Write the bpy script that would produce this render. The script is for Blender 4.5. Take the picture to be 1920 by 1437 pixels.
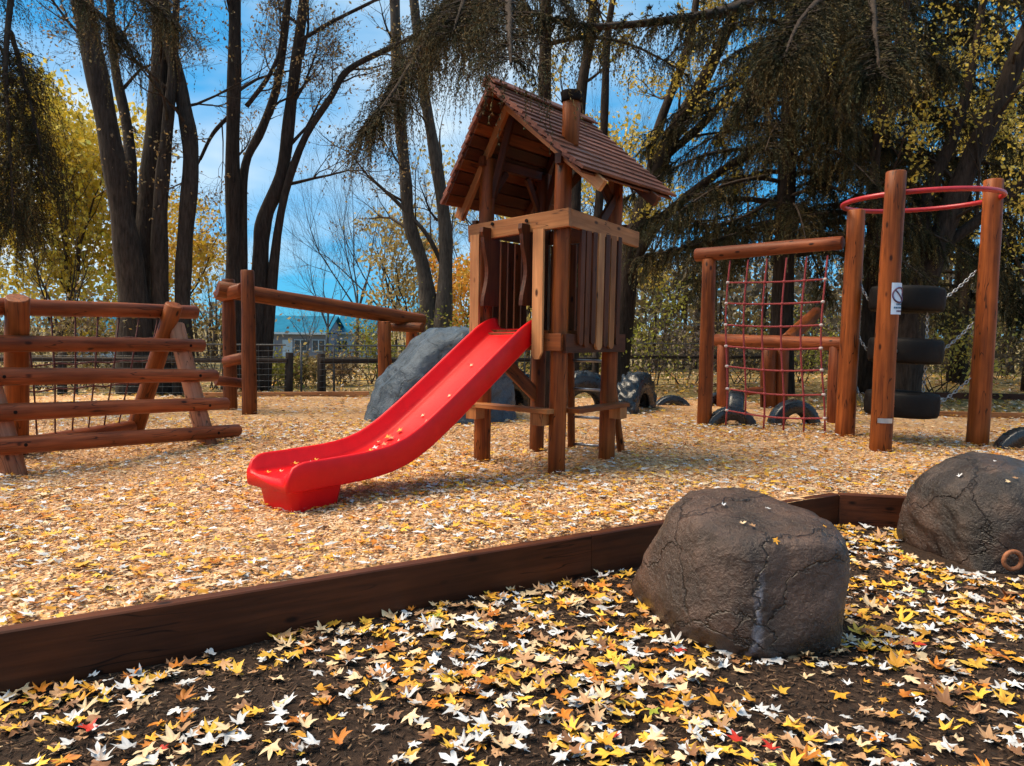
import bpy, math, random
import numpy as np
from mathutils import Vector, Matrix, Quaternion

sc = bpy.context.scene
for o in list(bpy.data.objects):
    bpy.data.objects.remove(o, do_unlink=True)
col = sc.collection
R_ = math.radians

# ------------------------------------------------------------------ camera
FPX, CZ, HZ, ROLL = 1450.0, 1.40, 622.0, 0.012      # focal length in photo pixels, eye height, horizon row, roll
_p = math.atan((718.5 - HZ) / FPX)
FW = np.array([0, math.cos(_p), -math.sin(_p)])
_up = np.cross(np.array([1.0, 0, 0]), FW)
RT = math.cos(ROLL) * np.array([1.0, 0, 0]) + math.sin(ROLL) * _up
UP = -math.sin(ROLL) * np.array([1.0, 0, 0]) + math.cos(ROLL) * _up
CAM = np.array([0, 0, CZ])
cam = bpy.data.cameras.new('camera')
cam.sensor_width = 36.0
cam.lens = FPX / 1920 * 36
cam.clip_start = 0.05
cam.clip_end = 3000
co = bpy.data.objects.new('camera', cam)
col.objects.link(co)
co.matrix_world = Matrix(((RT[0], UP[0], -FW[0], 0), (RT[1], UP[1], -FW[1], 0), (RT[2], UP[2], -FW[2], CZ), (0, 0, 0, 1)))
sc.camera = co

# ------------------------------------------------------------------ sky, sun, exposure
SUN_EL, SUN_AZ = 56.0, -84.0            # azimuth measured from +Y (view direction) clockwise
sdir = Vector((math.sin(R_(SUN_AZ)) * math.cos(R_(SUN_EL)), math.cos(R_(SUN_AZ)) * math.cos(R_(SUN_EL)), math.sin(R_(SUN_EL))))
w = bpy.data.worlds.new('World'); sc.world = w; w.use_nodes = True
nt = w.node_tree; nt.nodes.clear()
def N(t, typ, **kw):
    n = t.nodes.new(typ)
    for k, v in kw.items(): setattr(n, k, v)
    return n
out = N(nt, 'ShaderNodeOutputWorld'); bg = N(nt, 'ShaderNodeBackground')
sky = N(nt, 'ShaderNodeTexSky', sky_type='NISHITA', sun_disc=False)
sky.sun_elevation = R_(SUN_EL); sky.sun_rotation = R_(SUN_AZ)
sky.air_density = 1.0; sky.dust_density = 0.2; sky.ozone_density = 3.0
tint = N(nt, 'ShaderNodeMixRGB', blend_type='MULTIPLY'); tint.inputs[0].default_value = 1.0
tint.inputs[2].default_value = (0.16, 0.60, 0.95, 1)
tc = N(nt, 'ShaderNodeTexCoord'); mp = N(nt, 'ShaderNodeMapping')
mp.inputs['Scale'].default_value = (1.0, 1.0, 2.6); mp.inputs['Location'].default_value = (0.35, 0.0, 0.12)
nz = N(nt, 'ShaderNodeTexNoise'); nz.inputs['Scale'].default_value = 2.1; nz.inputs['Detail'].default_value = 5
rp = N(nt, 'ShaderNodeValToRGB'); rp.color_ramp.elements[0].position = 0.43; rp.color_ramp.elements[1].position = 0.69
cl = N(nt, 'ShaderNodeMixRGB'); cl.inputs[2].default_value = (6.0, 6.5, 6.5, 1)
nt.links.new(tc.outputs['Generated'], mp.inputs[0]); nt.links.new(mp.outputs[0], nz.inputs[0]); nt.links.new(nz.outputs[0], rp.inputs[0])
nt.links.new(sky.outputs[0], tint.inputs[1]); az_ = N(nt, 'ShaderNodeMixRGB'); az_.inputs[0].default_value = 0.6; az_.inputs[2].default_value = (0.55, 3.0, 5.2, 1)
nt.links.new(tint.outputs[0], az_.inputs[1]); nt.links.new(az_.outputs[0], cl.inputs[1]); nt.links.new(rp.outputs[0], cl.inputs[0])
nt.links.new(cl.outputs[0], bg.inputs[0]); nt.links.new(bg.outputs[0], out.inputs[0])
bg.inputs[1].default_value = 0.095
sl = bpy.data.lights.new('sun', 'SUN'); sl.energy = 3.8; sl.angle = R_(42); sl.color = (1.0, 0.83, 0.60)
so = bpy.data.objects.new('sun', sl); col.objects.link(so)
so.rotation_euler = sdir.to_track_quat('Z', 'Y').to_euler(); so.location = (-20, 0, 30)
sc.view_settings.view_transform = 'Standard'; sc.view_settings.look = 'None'
sc.view_settings.gamma = 1.0; sc.view_settings.use_curve_mapping = False
sc.view_settings.exposure = 0.85
sc.cycles.use_denoising = True; sc.cycles.use_light_tree = False; sc.cycles.use_adaptive_sampling = True; sc.cycles.adaptive_threshold = 0.02
sc.cycles.max_bounces = 4; sc.cycles.diffuse_bounces = 3; sc.cycles.glossy_bounces = 2; sc.cycles.transmission_bounces = 2; sc.cycles.transparent_max_bounces = 4
sc.cycles.sample_clamp_indirect = 6

# ------------------------------------------------------------------ measuring helpers
def ray(px, py): return FW + RT * (px - 960) / FPX + UP * (718.5 - py) / FPX
def G(px, py, z=0.0):                       # point of the plane z seen at a photo pixel
    d = ray(px, py); return CAM + d * ((z - CZ) / d[2])
def P(px, py, Y):                           # point at distance Y
    d = ray(px, py); return CAM + d * (Y / d[1])
def V3(*a): return np.array(a, float)
def nrm(v):
    v = np.asarray(v, float); return v / (np.linalg.norm(v) + 1e-12)

# ------------------------------------------------------------------ materials
MATS = {}
def newmat(name):
    m = bpy.data.materials.new(name); m.use_nodes = True
    t = m.node_tree; b = t.nodes['Principled BSDF']
    MATS[name] = m
    return m, t, b
def ramp(t, els):
    r = N(t, 'ShaderNodeValToRGB'); e = r.color_ramp.elements
    while len(e) < len(els): e.new(0.5)
    for i, (p, c) in enumerate(els):
        e[i].position = p; e[i].color = (c[0], c[1], c[2], 1)
    return r
def noise(t, vec, scale, detail=4, rough=0.55, mapping=None):
    n = N(t, 'ShaderNodeTexNoise'); n.inputs['Scale'].default_value = scale; n.inputs['Detail'].default_value = detail; n.inputs['Roughness'].default_value = rough
    if mapping is not None:
        m = N(t, 'ShaderNodeMapping'); m.inputs['Scale'].default_value = mapping
        t.links.new(vec, m.inputs[0]); vec = m.outputs[0]
    t.links.new(vec, n.inputs['Vector'])
    return n
def bump(t, b, src, strength, dist=0.01):
    bp = N(t, 'ShaderNodeBump'); bp.inputs['Strength'].default_value = strength; bp.inputs['Distance'].default_value = dist
    t.links.new(src, bp.inputs['Height']); t.links.new(bp.outputs[0], b.inputs['Normal'])
def mixc(t, fac, a, b, mode='MIX'):
    m = N(t, 'ShaderNodeMixRGB', blend_type=mode)
    for i, v in ((0, fac), (1, a), (2, b)):
        if hasattr(v, 'is_output') or isinstance(v, bpy.types.NodeSocket): t.links.new(v, m.inputs[i])
        elif i == 0: m.inputs[0].default_value = v
        else: m.inputs[i].default_value = (v[0], v[1], v[2], 1)
    return m.outputs[0]
def mathn(t, op, a, b=None):
    m = N(t, 'ShaderNodeMath', operation=op)
    for i, v in ((0, a), (1, b)):
        if v is None: continue
        if isinstance(v, bpy.types.NodeSocket): t.links.new(v, m.inputs[i])
        else: m.inputs[i].default_value = v
    return m.outputs[0]

def wood(name, lo, hi, knots=True, rough=0.5, grain=26.0):
    m, t, b = newmat(name)
    tc = N(t, 'ShaderNodeTexCoord'); oi = N(t, 'ShaderNodeObjectInfo')
    off = N(t, 'ShaderNodeVectorMath', operation='ADD'); t.links.new(tc.outputs['Object'], off.inputs[0])
    sc_ = N(t, 'ShaderNodeVectorMath', operation='SCALE'); sc_.inputs['Scale'].default_value = 17.0
    cmb = N(t, 'ShaderNodeCombineXYZ')
    for i in range(3): t.links.new(oi.outputs['Random'], cmb.inputs[i])
    t.links.new(cmb.outputs[0], sc_.inputs[0]); t.links.new(sc_.outputs[0], off.inputs[1])
    v = off.outputs[0]
    g = noise(t, v, grain, 5, 0.6, (1, 1, 0.05))
    g2 = noise(t, v, 2.2, 3, 0.6, (1.6, 1.6, 0.6))
    r = ramp(t, [(0.28, lo), (0.72, hi)]); t.links.new(g.outputs[0], r.inputs[0])
    c = mixc(t, 1.0, r.outputs[0], ramp_out(t, g2.outputs[0], [(0.25, (0.45, 0.42, 0.40)), (0.7, (1.12, 1.1, 1.08))]), 'MULTIPLY')
    var = mathn(t, 'ADD', mathn(t, 'MULTIPLY', oi.outputs['Random'], 0.45), 0.76)
    hv = N(t, 'ShaderNodeHueSaturation'); t.links.new(var, hv.inputs['Value']); t.links.new(c, hv.inputs['Color']); c = hv.outputs[0]
    if knots:
        vo = N(t, 'ShaderNodeTexVoronoi'); vo.inputs['Scale'].default_value = 3.0
        mm = N(t, 'ShaderNodeMapping'); mm.inputs['Scale'].default_value = (2.2, 2.2, 1.0); t.links.new(v, mm.inputs[0]); t.links.new(mm.outputs[0], vo.inputs['Vector'])
        k = ramp_out(t, vo.outputs['Distance'], [(0.07, (1, 1, 1)), (0.15, (0, 0, 0))])
        c = mixc(t, k, c, (lo[0] * .22, lo[1] * .2, lo[2] * .2))
    ck = noise(t, v, 7.0, 2, 0.5, (1.6, 1.6, 0.16)); ckm = noise(t, v, 1.7, 2, 0.5)
    thin = ramp_out(t, mathn(t, 'ABSOLUTE', mathn(t, 'SUBTRACT', ck.outputs[0], 0.5)), [(0.004, (1, 1, 1)), (0.013, (0, 0, 0))])
    thin = mixc(t, 1.0, thin, ramp_out(t, ckm.outputs[0], [(0.48, (0, 0, 0)), (0.56, (0.85, 0.85, 0.85))]), 'MULTIPLY')
    c = mixc(t, thin, c, (lo[0] * .16, lo[1] * .16, lo[2] * .16))
    t.links.new(c, b.inputs['Base Color'])
    b.inputs['Roughness'].default_value = rough; b.inputs['Specular IOR Level'].default_value = 0.22
    bump(t, b, g.outputs[0], 0.35, 0.006)
    return m
def ramp_out(t, src, els):
    r = ramp(t, els); t.links.new(src, r.inputs[0]); return r.outputs[0]

wood('log', (0.13, 0.028, 0.005), (0.36, 0.092, 0.017))
wood('log_red', (0.15, 0.032, 0.010), (0.38, 0.10, 0.032))
wood('log_pale', (0.34, 0.13, 0.065), (0.52, 0.23, 0.13))
wood('dark_board', (0.055, 0.015, 0.006), (0.14, 0.040, 0.014), knots=False)
wood('brown_board', (0.11, 0.028, 0.007), (0.27, 0.075, 0.018))
wood('pale_board', (0.38, 0.15, 0.055), (0.60, 0.29, 0.12))
wood('rail_board', (0.30, 0.11, 0.035), (0.50, 0.21, 0.075))
wood('edge_board', (0.055, 0.016, 0.007), (0.135, 0.038, 0.014))
wood('shingle', (0.15, 0.052, 0.032), (0.32, 0.125, 0.078), knots=False, rough=0.42)
wood('fence_wood', (0.03, 0.022, 0.018), (0.085, 0.062, 0.048), rough=0.75)

def plain(name, c, rough=0.5, metal=0.0, spec=0.5, var=0.0, nscale=20.0, bumpv=0.0, coat=0.0):
    m, t, b = newmat(name)
    b.inputs['Roughness'].default_value = rough; b.inputs['Metallic'].default_value = metal; b.inputs['Specular IOR Level'].default_value = spec
    b.inputs['Coat Weight'].default_value = coat; b.inputs['Coat Roughness'].default_value = 0.15
    tc = N(t, 'ShaderNodeTexCoord')
    n = noise(t, tc.outputs['Object'], nscale, 5)
    cc = ramp_out(t, n.outputs[0], [(0.3, [x * (1 - var) for x in c]), (0.7, [x * (1 + var) for x in c])])
    t.links.new(cc, b.inputs['Base Color'])
    if bumpv: bump(t, b, n.outputs[0], bumpv, 0.01)
    return m
# slide plastic: red, lightly scuffed
m, t, b = newmat('slide_plastic')
tc = N(t, 'ShaderNodeTexCoord'); n1 = noise(t, tc.outputs['Object'], 5.0, 6, 0.65); n2 = noise(t, tc.outputs['Object'], 55.0, 4, 0.6)
sc3 = noise(t, tc.outputs['Object'], 24.0, 6, 0.7, (1, 1, .25))
cs_ = ramp_out(t, n1.outputs[0], [(0.25, (0.64, 0.002, 0.005)), (0.75, (0.80, 0.005, 0.008))])
t.links.new(mixc(t, ramp_out(t, sc3.outputs[0], [(0.60, (0, 0, 0)), (0.85, (0.14, 0.14, 0.14))]), cs_, (0.80, 0.10, 0.085)), b.inputs['Base Color'])
t.links.new(ramp_out(t, n2.outputs[0], [(0.3, (0.30, 0.30, 0.30)), (0.75, (0.52, 0.52, 0.52))]), b.inputs['Roughness'])
b.inputs['Specular IOR Level'].default_value = 0.3
bump(t, b, n2.outputs[0], 0.06, 0.003)
m, t, b = newmat('rubber_wet')
tc = N(t, 'ShaderNodeTexCoord'); n1 = noise(t, tc.outputs['Object'], 14.0, 5, 0.6)
t.links.new(ramp_out(t, n1.outputs[0], [(0.3, (0.006, 0.007, 0.009)), (0.75, (0.022, 0.026, 0.034))]), b.inputs['Base Color'])
t.links.new(ramp_out(t, n1.outputs[0], [(0.3, (0.18, 0.18, 0.18)), (0.7, (0.42, 0.42, 0.42))]), b.inputs['Roughness']); b.inputs['Specular IOR Level'].default_value = 0.6
bump(t, b, n1.outputs[0], 0.3, 0.01)
plain('ring_red', (0.42, 0.018, 0.024), 0.35, var=0.12, spec=0.5)
plain('rope_red', (0.30, 0.040, 0.040), 0.8, var=0.25, nscale=60)
plain('rope_dark', (0.10, 0.030, 0.028), 0.85, var=0.25, nscale=60)
plain('clip', (0.55, 0.45, 0.42), 0.5, var=0.1)
plain('steel', (0.45, 0.48, 0.52), 0.35, metal=0.9, var=0.1)
plain('chain_steel', (0.35, 0.36, 0.38), 0.4, metal=0.8, var=0.2)
plain('cap_dark', (0.014, 0.009, 0.008), 0.8, spec=0.1, var=0.3)
plain('sign_white', (0.62, 0.72, 0.85), 0.4, var=0.05)
plain('sign_ink', (0.10, 0.045, 0.10), 0.5, var=0.05)
plain('sign_blue', (0.03, 0.12, 0.22), 0.5, var=0.05)
plain('rust', (0.26, 0.09, 0.035), 0.7, var=0.35, nscale=40, bumpv=0.3)
plain('roof_blue', (0.025, 0.15, 0.25), 0.9, spec=0.0, var=0.15, nscale=2)
plain('wall_mauve', (0.17, 0.19, 0.24), 0.8, var=0.1, nscale=3)
plain('wall_white', (0.40, 0.52, 0.62), 0.7, var=0.06, nscale=3)
plain('glass_dark', (0.05, 0.07, 0.09), 0.1, var=0.1)
plain('wire', (0.10, 0.10, 0.10), 0.6, metal=0.4, var=0.2)
# tyre rubber, damp
m, t, b = newmat('rubber')
tc = N(t, 'ShaderNodeTexCoord'); n1 = noise(t, tc.outputs['Object'], 14.0, 5, 0.6)
t.links.new(ramp_out(t, n1.outputs[0], [(0.3, (0.004, 0.003, 0.003)), (0.75, (0.011, 0.009, 0.009))]), b.inputs['Base Color'])
t.links.new(ramp_out(t, n1.outputs[0], [(0.3, (0.50, 0.50, 0.50)), (0.7, (0.75, 0.75, 0.75))]), b.inputs['Roughness'])
bump(t, b, n1.outputs[0], 0.3, 0.01); b.inputs['Specular IOR Level'].default_value = 0.18
# bark
def bark(name, lo, hi, stretch=(7, 7, 1.2), sc_=3.0):
    m, t, b = newmat(name)
    tc = N(t, 'ShaderNodeTexCoord')
    g = noise(t, tc.outputs['Object'], sc_, 7, 0.65, stretch)
    g2 = noise(t, tc.outputs['Object'], 1.3, 3)
    c = mixc(t, 1.0, ramp_out(t, g.outputs[0], [(0.3, lo), (0.7, hi)]), ramp_out(t, g2.outputs[0], [(0.3, (0.7, 0.7, 0.68)), (0.7, (1.15, 1.12, 1.1))]), 'MULTIPLY')
    t.links.new(c, b.inputs['Base Color']); b.inputs['Roughness'].default_value = 0.9; b.inputs['Specular IOR Level'].default_value = 0.2
    bump(t, b, g.outputs[0], 0.9, 0.04)
bark('bark_dark', (0.016, 0.010, 0.008), (0.072, 0.050, 0.038))
bark('bark_grey', (0.040, 0.032, 0.028), (0.135, 0.110, 0.092))
bark('bark_mid', (0.020, 0.015, 0.012), (0.085, 0.064, 0.052))
bark('bark_twig', (0.030, 0.020, 0.015), (0.085, 0.060, 0.045))
bark('bark_haze', (0.045, 0.055, 0.070), (0.10, 0.115, 0.14))  # blue of distant haze put into the bark colour
# leaves and litter: colour comes from the per-leaf attribute
def attr_leaf(name, rough=0.5, spec=0.3, trans=0.0):
    m, t, b = newmat(name)
    a = N(t, 'ShaderNodeAttribute', attribute_name='col')
    t.links.new(a.outputs['Color'], b.inputs['Base Color'])
    b.inputs['Roughness'].default_value = rough; b.inputs['Specular IOR Level'].default_value = spec
    if trans:
        tr = N(t, 'ShaderNodeBsdfTranslucent'); mx = N(t, 'ShaderNodeMixShader'); mx.inputs[0].default_value = trans
        t.links.new(a.outputs['Color'], tr.inputs[0]); t.links.new(b.outputs[0], mx.inputs[1]); t.links.new(tr.outputs[0], mx.inputs[2])
        t.links.new(mx.outputs[0], t.nodes['Material Output'].inputs[0])
attr_leaf('litter', 0.55, 0.3); attr_leaf('chips', 0.7, 0.2); attr_leaf('foliage', 0.55, 0.25, 0.35); attr_leaf('needles', 0.7, 0.15)
# grounds
m, t, b = newmat('mulch')
tc = N(t, 'ShaderNodeTexCoord'); v = tc.outputs['Object']
vo = N(t, 'ShaderNodeTexVoronoi'); vo.inputs['Scale'].default_value = 34.0; wv = noise(t, v, 12.0, 3)
vm = N(t, 'ShaderNodeVectorMath', operation='ADD'); vs = N(t, 'ShaderNodeVectorMath', operation='SCALE'); vs.inputs['Scale'].default_value = 0.06
t.links.new(wv.outputs['Color'], vs.inputs[0]); t.links.new(v, vm.inputs[0]); t.links.new(vs.outputs[0], vm.inputs[1]); t.links.new(vm.outputs[0], vo.inputs['Vector'])
sep = N(t, 'ShaderNodeSeparateColor'); t.links.new(vo.outputs['Color'], sep.inputs[0])
c = ramp_out(t, sep.outputs[0], [(0.0, (0.36, 0.18, 0.09)), (0.3, (0.58, 0.34, 0.18)), (0.6, (0.70, 0.46, 0.26)), (0.85, (0.70, 0.40, 0.13)), (1.0, (0.76, 0.62, 0.48))])
big = noise(t, v, 0.55, 4)
c = mixc(t, 1.0, c, ramp_out(t, big.outputs[0], [(0.3, (0.72, 0.64, 0.58)), (0.7, (1.10, 1.06, 1.0))]), 'MULTIPLY')
t.links.new(c, b.inputs['Base Color']); b.inputs['Roughness'].default_value = 0.85; b.inputs['Specular IOR Level'].default_value = 0.2
bump(t, b, vo.outputs['Distance'], 0.8, 0.02)
m, t, b = newmat('soil')
tc = N(t, 'ShaderNodeTexCoord'); v = tc.outputs['Object']
n1 = noise(t, v, 30, 6, 0.7); n2 = noise(t, v, 0.25, 4); n3 = noise(t, v, 3.0, 5)
near = ramp_out(t, n1.outputs[0], [(0.3, (0.012, 0.007, 0.005)), (0.55, (0.045, 0.026, 0.017)), (0.8, (0.11, 0.065, 0.04))])
lawn = ramp_out(t, n3.outputs[0], [(0.3, (0.10, 0.085, 0.030)), (0.55, (0.26, 0.19, 0.075)), (0.8, (0.42, 0.27, 0.10))])
geo = N(t, 'ShaderNodeNewGeometry'); sx = N(t, 'ShaderNodeSeparateXYZ'); t.links.new(geo.outputs['Position'], sx.inputs[0])
dd = N(t, 'ShaderNodeMapRange'); dd.inputs['From Min'].default_value = 6.6; dd.inputs['From Max'].default_value = 8.5; t.links.new(sx.outputs['Y'], dd.inputs['Value'])
t.links.new(mixc(t, dd.outputs[0], near, lawn), b.inputs['Base Color'])
b.inputs['Roughness'].default_value = 0.9; b.inputs['Specular IOR Level'].default_value = 0.2
bump(t, b, n1.outputs[0], 0.9, 0.03)
# boulders: grey-brown stone, damp, mottled, pale vein
def rock(name, lo, mid, hi, vein=False, wet=0.24):
    m, t, b = newmat(name)
    tc = N(t, 'ShaderNodeTexCoord'); v = tc.outputs['Object']
    n1 = noise(t, v, 3.2, 7, 0.65); n2 = noise(t, v, 38, 5, 0.7); n3 = noise(t, v, 1.6, 4, 0.6)
    c = ramp_out(t, n1.outputs[0], [(0.28, lo), (0.5, mid), (0.74, hi)])
    c = mixc(t, 1.0, c, ramp_out(t, n2.outputs[0], [(0.3, (0.62, 0.6, 0.58)), (0.7, (1.3, 1.3, 1.32))]), 'MULTIPLY')
    if name != 'boulder_slate': c = mixc(t, ramp_out(t, n3.outputs[0], [(0.45, (0, 0, 0)), (0.7, (0.65, 0.65, 0.65))]), c, (0.13, 0.060, 0.036))
    if vein:
        sx = N(t, 'ShaderNodeSeparateXYZ'); t.links.new(v, sx.inputs[0])
        wob = noise(t, v, 3.5, 4)
        lx = mathn(t, 'ADD', sx.outputs['X'], mathn(t, 'MULTIPLY', mathn(t, 'SUBTRACT', wob.outputs[0], 0.5), 0.30))
        lx = mathn(t, 'SUBTRACT', lx, mathn(t, 'MULTIPLY', sx.outputs['Z'], 0.12))
        k = mathn(t, 'ABSOLUTE', mathn(t, 'SUBTRACT', lx, -0.085))
        fac = ramp_out(t, k, [(0.0, (0.7, 0.7, 0.7)), (0.014, (0.5, 0.5, 0.5)), (0.034, (0, 0, 0))])
        fr = mixc(t, 1.0, ramp_out(t, mathn(t, 'ADD', sx.outputs['Z'], 0.5), [(0.62, (1, 1, 1)), (0.76, (0, 0, 0))]), ramp_out(t, n2.outputs[0], [(0.35, (0.25, 0.25, 0.25)), (0.6, (1, 1, 1))]), 'MULTIPLY')
        c = mixc(t, mixc(t, 1.0, fac, fr, 'MULTIPLY'), c, (0.30, 0.30, 0.36))
    t.links.new(c, b.inputs['Base Color'])
    t.links.new(ramp_out(t, n1.outputs[0], [(0.3, (wet, wet, wet)), (0.75, (wet + .25,) * 3)]), b.inputs['Roughness'])
    b.inputs['Specular IOR Level'].default_value = 0.5
    vo = N(t, 'ShaderNodeTexVoronoi', feature='DISTANCE_TO_EDGE'); vo.inputs['Scale'].default_value = 1.7
    wn = noise(t, v, 2.6, 5, 0.6); wa = N(t, 'ShaderNodeVectorMath', operation='SCALE'); wa.inputs['Scale'].default_value = 0.55; wb = N(t, 'ShaderNodeVectorMath', operation='ADD')
    t.links.new(wn.outputs['Color'], wa.inputs[0]); t.links.new(v, wb.inputs[0]); t.links.new(wa.outputs[0], wb.inputs[1]); t.links.new(wb.outputs[0], vo.inputs['Vector'])
    crk = ramp_out(t, vo.outputs['Distance'], [(0.0, (0.0, 0.0, 0.0)), (0.018, (1, 1, 1))])
    c = mixc(t, crk, mixc(t, 0.75, c, (0.012, 0.008, 0.006)), c); t.links.new(c, b.inputs['Base Color'])
    add = mathn(t, 'ADD', mathn(t, 'ADD', n1.outputs[0], mathn(t, 'MULTIPLY', n2.outputs[0], 0.45)), mathn(t, 'MULTIPLY', crk, 0.25))
    bump(t, b, add, 1.0, 0.045)
rock('boulder_brown', (0.022, 0.013, 0.009), (0.075, 0.044, 0.031), (0.15, 0.098, 0.076), vein=True)
rock('boulder_dark', (0.010, 0.007, 0.006), (0.034, 0.023, 0.018), (0.12, 0.085, 0.066), wet=.25)
rock('boulder_slate', (0.020, 0.040, 0.062), (0.055, 0.085, 0.12), (0.13, 0.165, 0.20), wet=0.3)

# ------------------------------------------------------------------ mesh helpers
def mesh_np(name, verts, faces_idx, k, colr=None, smooth=False):
    """faces_idx: (n,k) int array"""
    me = bpy.data.meshes.new(name)
    verts = np.asarray(verts, np.float32); faces_idx = np.asarray(faces_idx, np.int32)
    me.vertices.add(len(verts)); me.vertices.foreach_set('co', verts.ravel())
    n = len(faces_idx)
    me.loops.add(n * k); me.loops.foreach_set('vertex_index', faces_idx.ravel())
    me.polygons.add(n); me.polygons.foreach_set('loop_start', np.arange(0, n * k, k, dtype=np.int32))
    if smooth: me.polygons.foreach_set('use_smooth', np.ones(n, dtype=bool))
    me.update(calc_edges=True)
    if colr is not None:
        at = me.color_attributes.new('col', 'FLOAT_COLOR', 'POINT')
        cc = np.ones((len(verts), 4), np.float32); cc[:, :3] = colr
        at.data.foreach_set('color', cc.ravel())
    me.validate()
    return me
def link(name, me, mat=None, parent=None, M=None):
    o = bpy.data.objects.new(name, me); col.objects.link(o)
    if mat is not None and me is not None and not me.materials: me.materials.append(MATS[mat])
    if M is None: M = Matrix.Identity(4)
    if parent is not None:
        o.parent = parent; M = parent_world(parent).inverted() @ M
    o.matrix_basis = M
    return o
def parent_world(o):
    M = o.matrix_basis.copy()
    while o.parent: o = o.parent; M = o.matrix_basis @ M
    return M
def tag(o, label, cat, group=None, kind=None):
    o['label'] = label; o['category'] = cat
    if group: o['group'] = group
    if kind: o['kind'] = kind
    return o
def thing(name, label, cat, loc, group=None):
    o = bpy.data.objects.new(name, None); col.objects.link(o); o.empty_display_size = 0.2
    o.location = Vector(loc); o.matrix_basis = Matrix.Translation(Vector(loc))
    return tag(o, label, cat, group)
def struct(o): o['kind'] = 'structure'; return o

class MB:
    def __init__(s): s.v = []; s.f = []
    def add(s, vs, fs):
        b = len(s.v); s.v += [tuple(map(float, q)) for q in vs]; s.f += [tuple(b + i for i in f) for f in fs]
    def box(s, c, h, M=None):
        vs = [(c[0] + sx * h[0], c[1] + sy * h[1], c[2] + sz * h[2]) for sz in (-1, 1) for sy in (-1, 1) for sx in (-1, 1)]
        if M is not None: vs = [tuple(M @ Vector(q)) for q in vs]
        s.add(vs, [(0, 2, 3, 1), (4, 5, 7, 6), (0, 1, 5, 4), (2, 6, 7, 3), (0, 4, 6, 2), (1, 3, 7, 5)])
    def tube(s, path, rad, n=8, cap=True, closed=False):
        path = [np.asarray(q, float) for q in path]; m = len(path); base = len(s.v); ref = None
        if not hasattr(rad, '__len__'): rad = [rad] * m
        for i, q in enumerate(path):
            a = path[(i - 1) % m] if (closed or i > 0) else path[i]
            c = path[(i + 1) % m] if (closed or i < m - 1) else path[i]
            d = nrm(c - a)
            if ref is None: ref = nrm(np.cross(d, V3(0.31, 0.2, 0.93) if abs(d[2]) < .9 else V3(1, .1, 0)))
            ref = nrm(ref - d * np.dot(ref, d)); b2 = np.cross(d, ref)
            for k in range(n):
                an = 2 * math.pi * k / n
                s.v.append(tuple(q + rad[i] * (math.cos(an) * ref + math.sin(an) * b2)))
        for i in range(m if closed else m - 1):
            j = (i + 1) % m
            for k in range(n):
                k2 = (k + 1) % n
                s.f.append((base + i * n + k, base + i * n + k2, base + j * n + k2, base + j * n + k))
        if cap and not closed:
            s.f.append(tuple(base + k for k in reversed(range(n)))); s.f.append(tuple(base + (m - 1) * n + k for k in range(n)))
    def mesh(s, name, smooth=False):
        me = bpy.data.meshes.new(name); me.from_pydata(s.v, [], s.f)
        if smooth: me.polygons.foreach_set('use_smooth', [True] * len(me.polygons))
        me.update(); return me
    def build(s, name, mat, parent=None, smooth=False, M=None):
        me = s.mesh(name, smooth)
        if parent is not None and M is None:
            me.transform(parent_world(parent).inverted()); return link_local(name, me, mat, parent)
        return link(name, me, mat, parent, M)
def link_local(name, me, mat, parent):
    o = bpy.data.objects.new(name, me); col.objects.link(o); o.parent = parent
    if mat: me.materials.append(MATS[mat])
    return o

def frame(p0, p1, xhint):
    p0 = np.asarray(p0, float); z = nrm(np.asarray(p1, float) - p0); x = np.asarray(xhint, float); x = nrm(x - z * np.dot(x, z)); y = np.cross(z, x)
    return Matrix(((x[0], y[0], z[0], p0[0]), (x[1], y[1], z[1], p0[1]), (x[2], y[2], z[2], p0[2]), (0, 0, 0, 1)))
rl = random.Random(11)
def log(name, p0, p1, r0, r1=None, mat='log', parent=None, sides=14, wob=0.035, label=None):
    """a round timber, its own mesh along local Z so that the grain follows it; softened ends"""
    r1 = r1 or r0
    L = float(np.linalg.norm(np.asarray(p1, float) - np.asarray(p0, float)))
    nseg = max(2, int(L / 0.35)); m = MB(); ph = [rl.uniform(0, 6.28) for _ in range(4)]
    zs = [0, 0.012] + [L * i / nseg for i in range(1, nseg)] + [L - 0.012, L]
    for i, z in enumerate(zs):
        f = z / L; r = r0 + (r1 - r0) * f
        if i == 0 or i == len(zs) - 1: r *= 0.88
        cx = 0.10 * r0 * math.sin(ph[0] + 2.3 * f) ; cy = 0.10 * r0 * math.sin(ph[1] + 2.9 * f)
        for k in range(sides):
            a = 2 * math.pi * k / sides
            rr = r * (1 + wob * math.sin(2 * a + ph[2] + f * 3) + wob * .6 * math.sin(5 * z + 3 * a + ph[3]))
            m.v.append((cx + rr * math.cos(a), cy + rr * math.sin(a), z))
    nr = len(zs)
    for i in range(nr - 1):
        for k in range(sides):
            k2 = (k + 1) % sides; m.f.append((i * sides + k, i * sides + k2, (i + 1) * sides + k2, (i + 1) * sides + k))
    m.f.append(tuple(reversed(range(sides)))); m.f.append(tuple((nr - 1) * sides + k for k in range(sides)))
    me = m.mesh(name, True)
    n = len(me.polygons); fl = [True] * n; fl[-1] = fl[-2] = False; me.polygons.foreach_set('use_smooth', fl)
    h = V3(1, 0, 0) if abs(nrm(np.asarray(p1, float) - np.asarray(p0, float))[0]) < .8 else V3(0, 1, 0)
    o = link(name, me, mat, parent, frame(p0, p1, h))
    if label: o['label'] = label
    return o
PCACHE = {}
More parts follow.
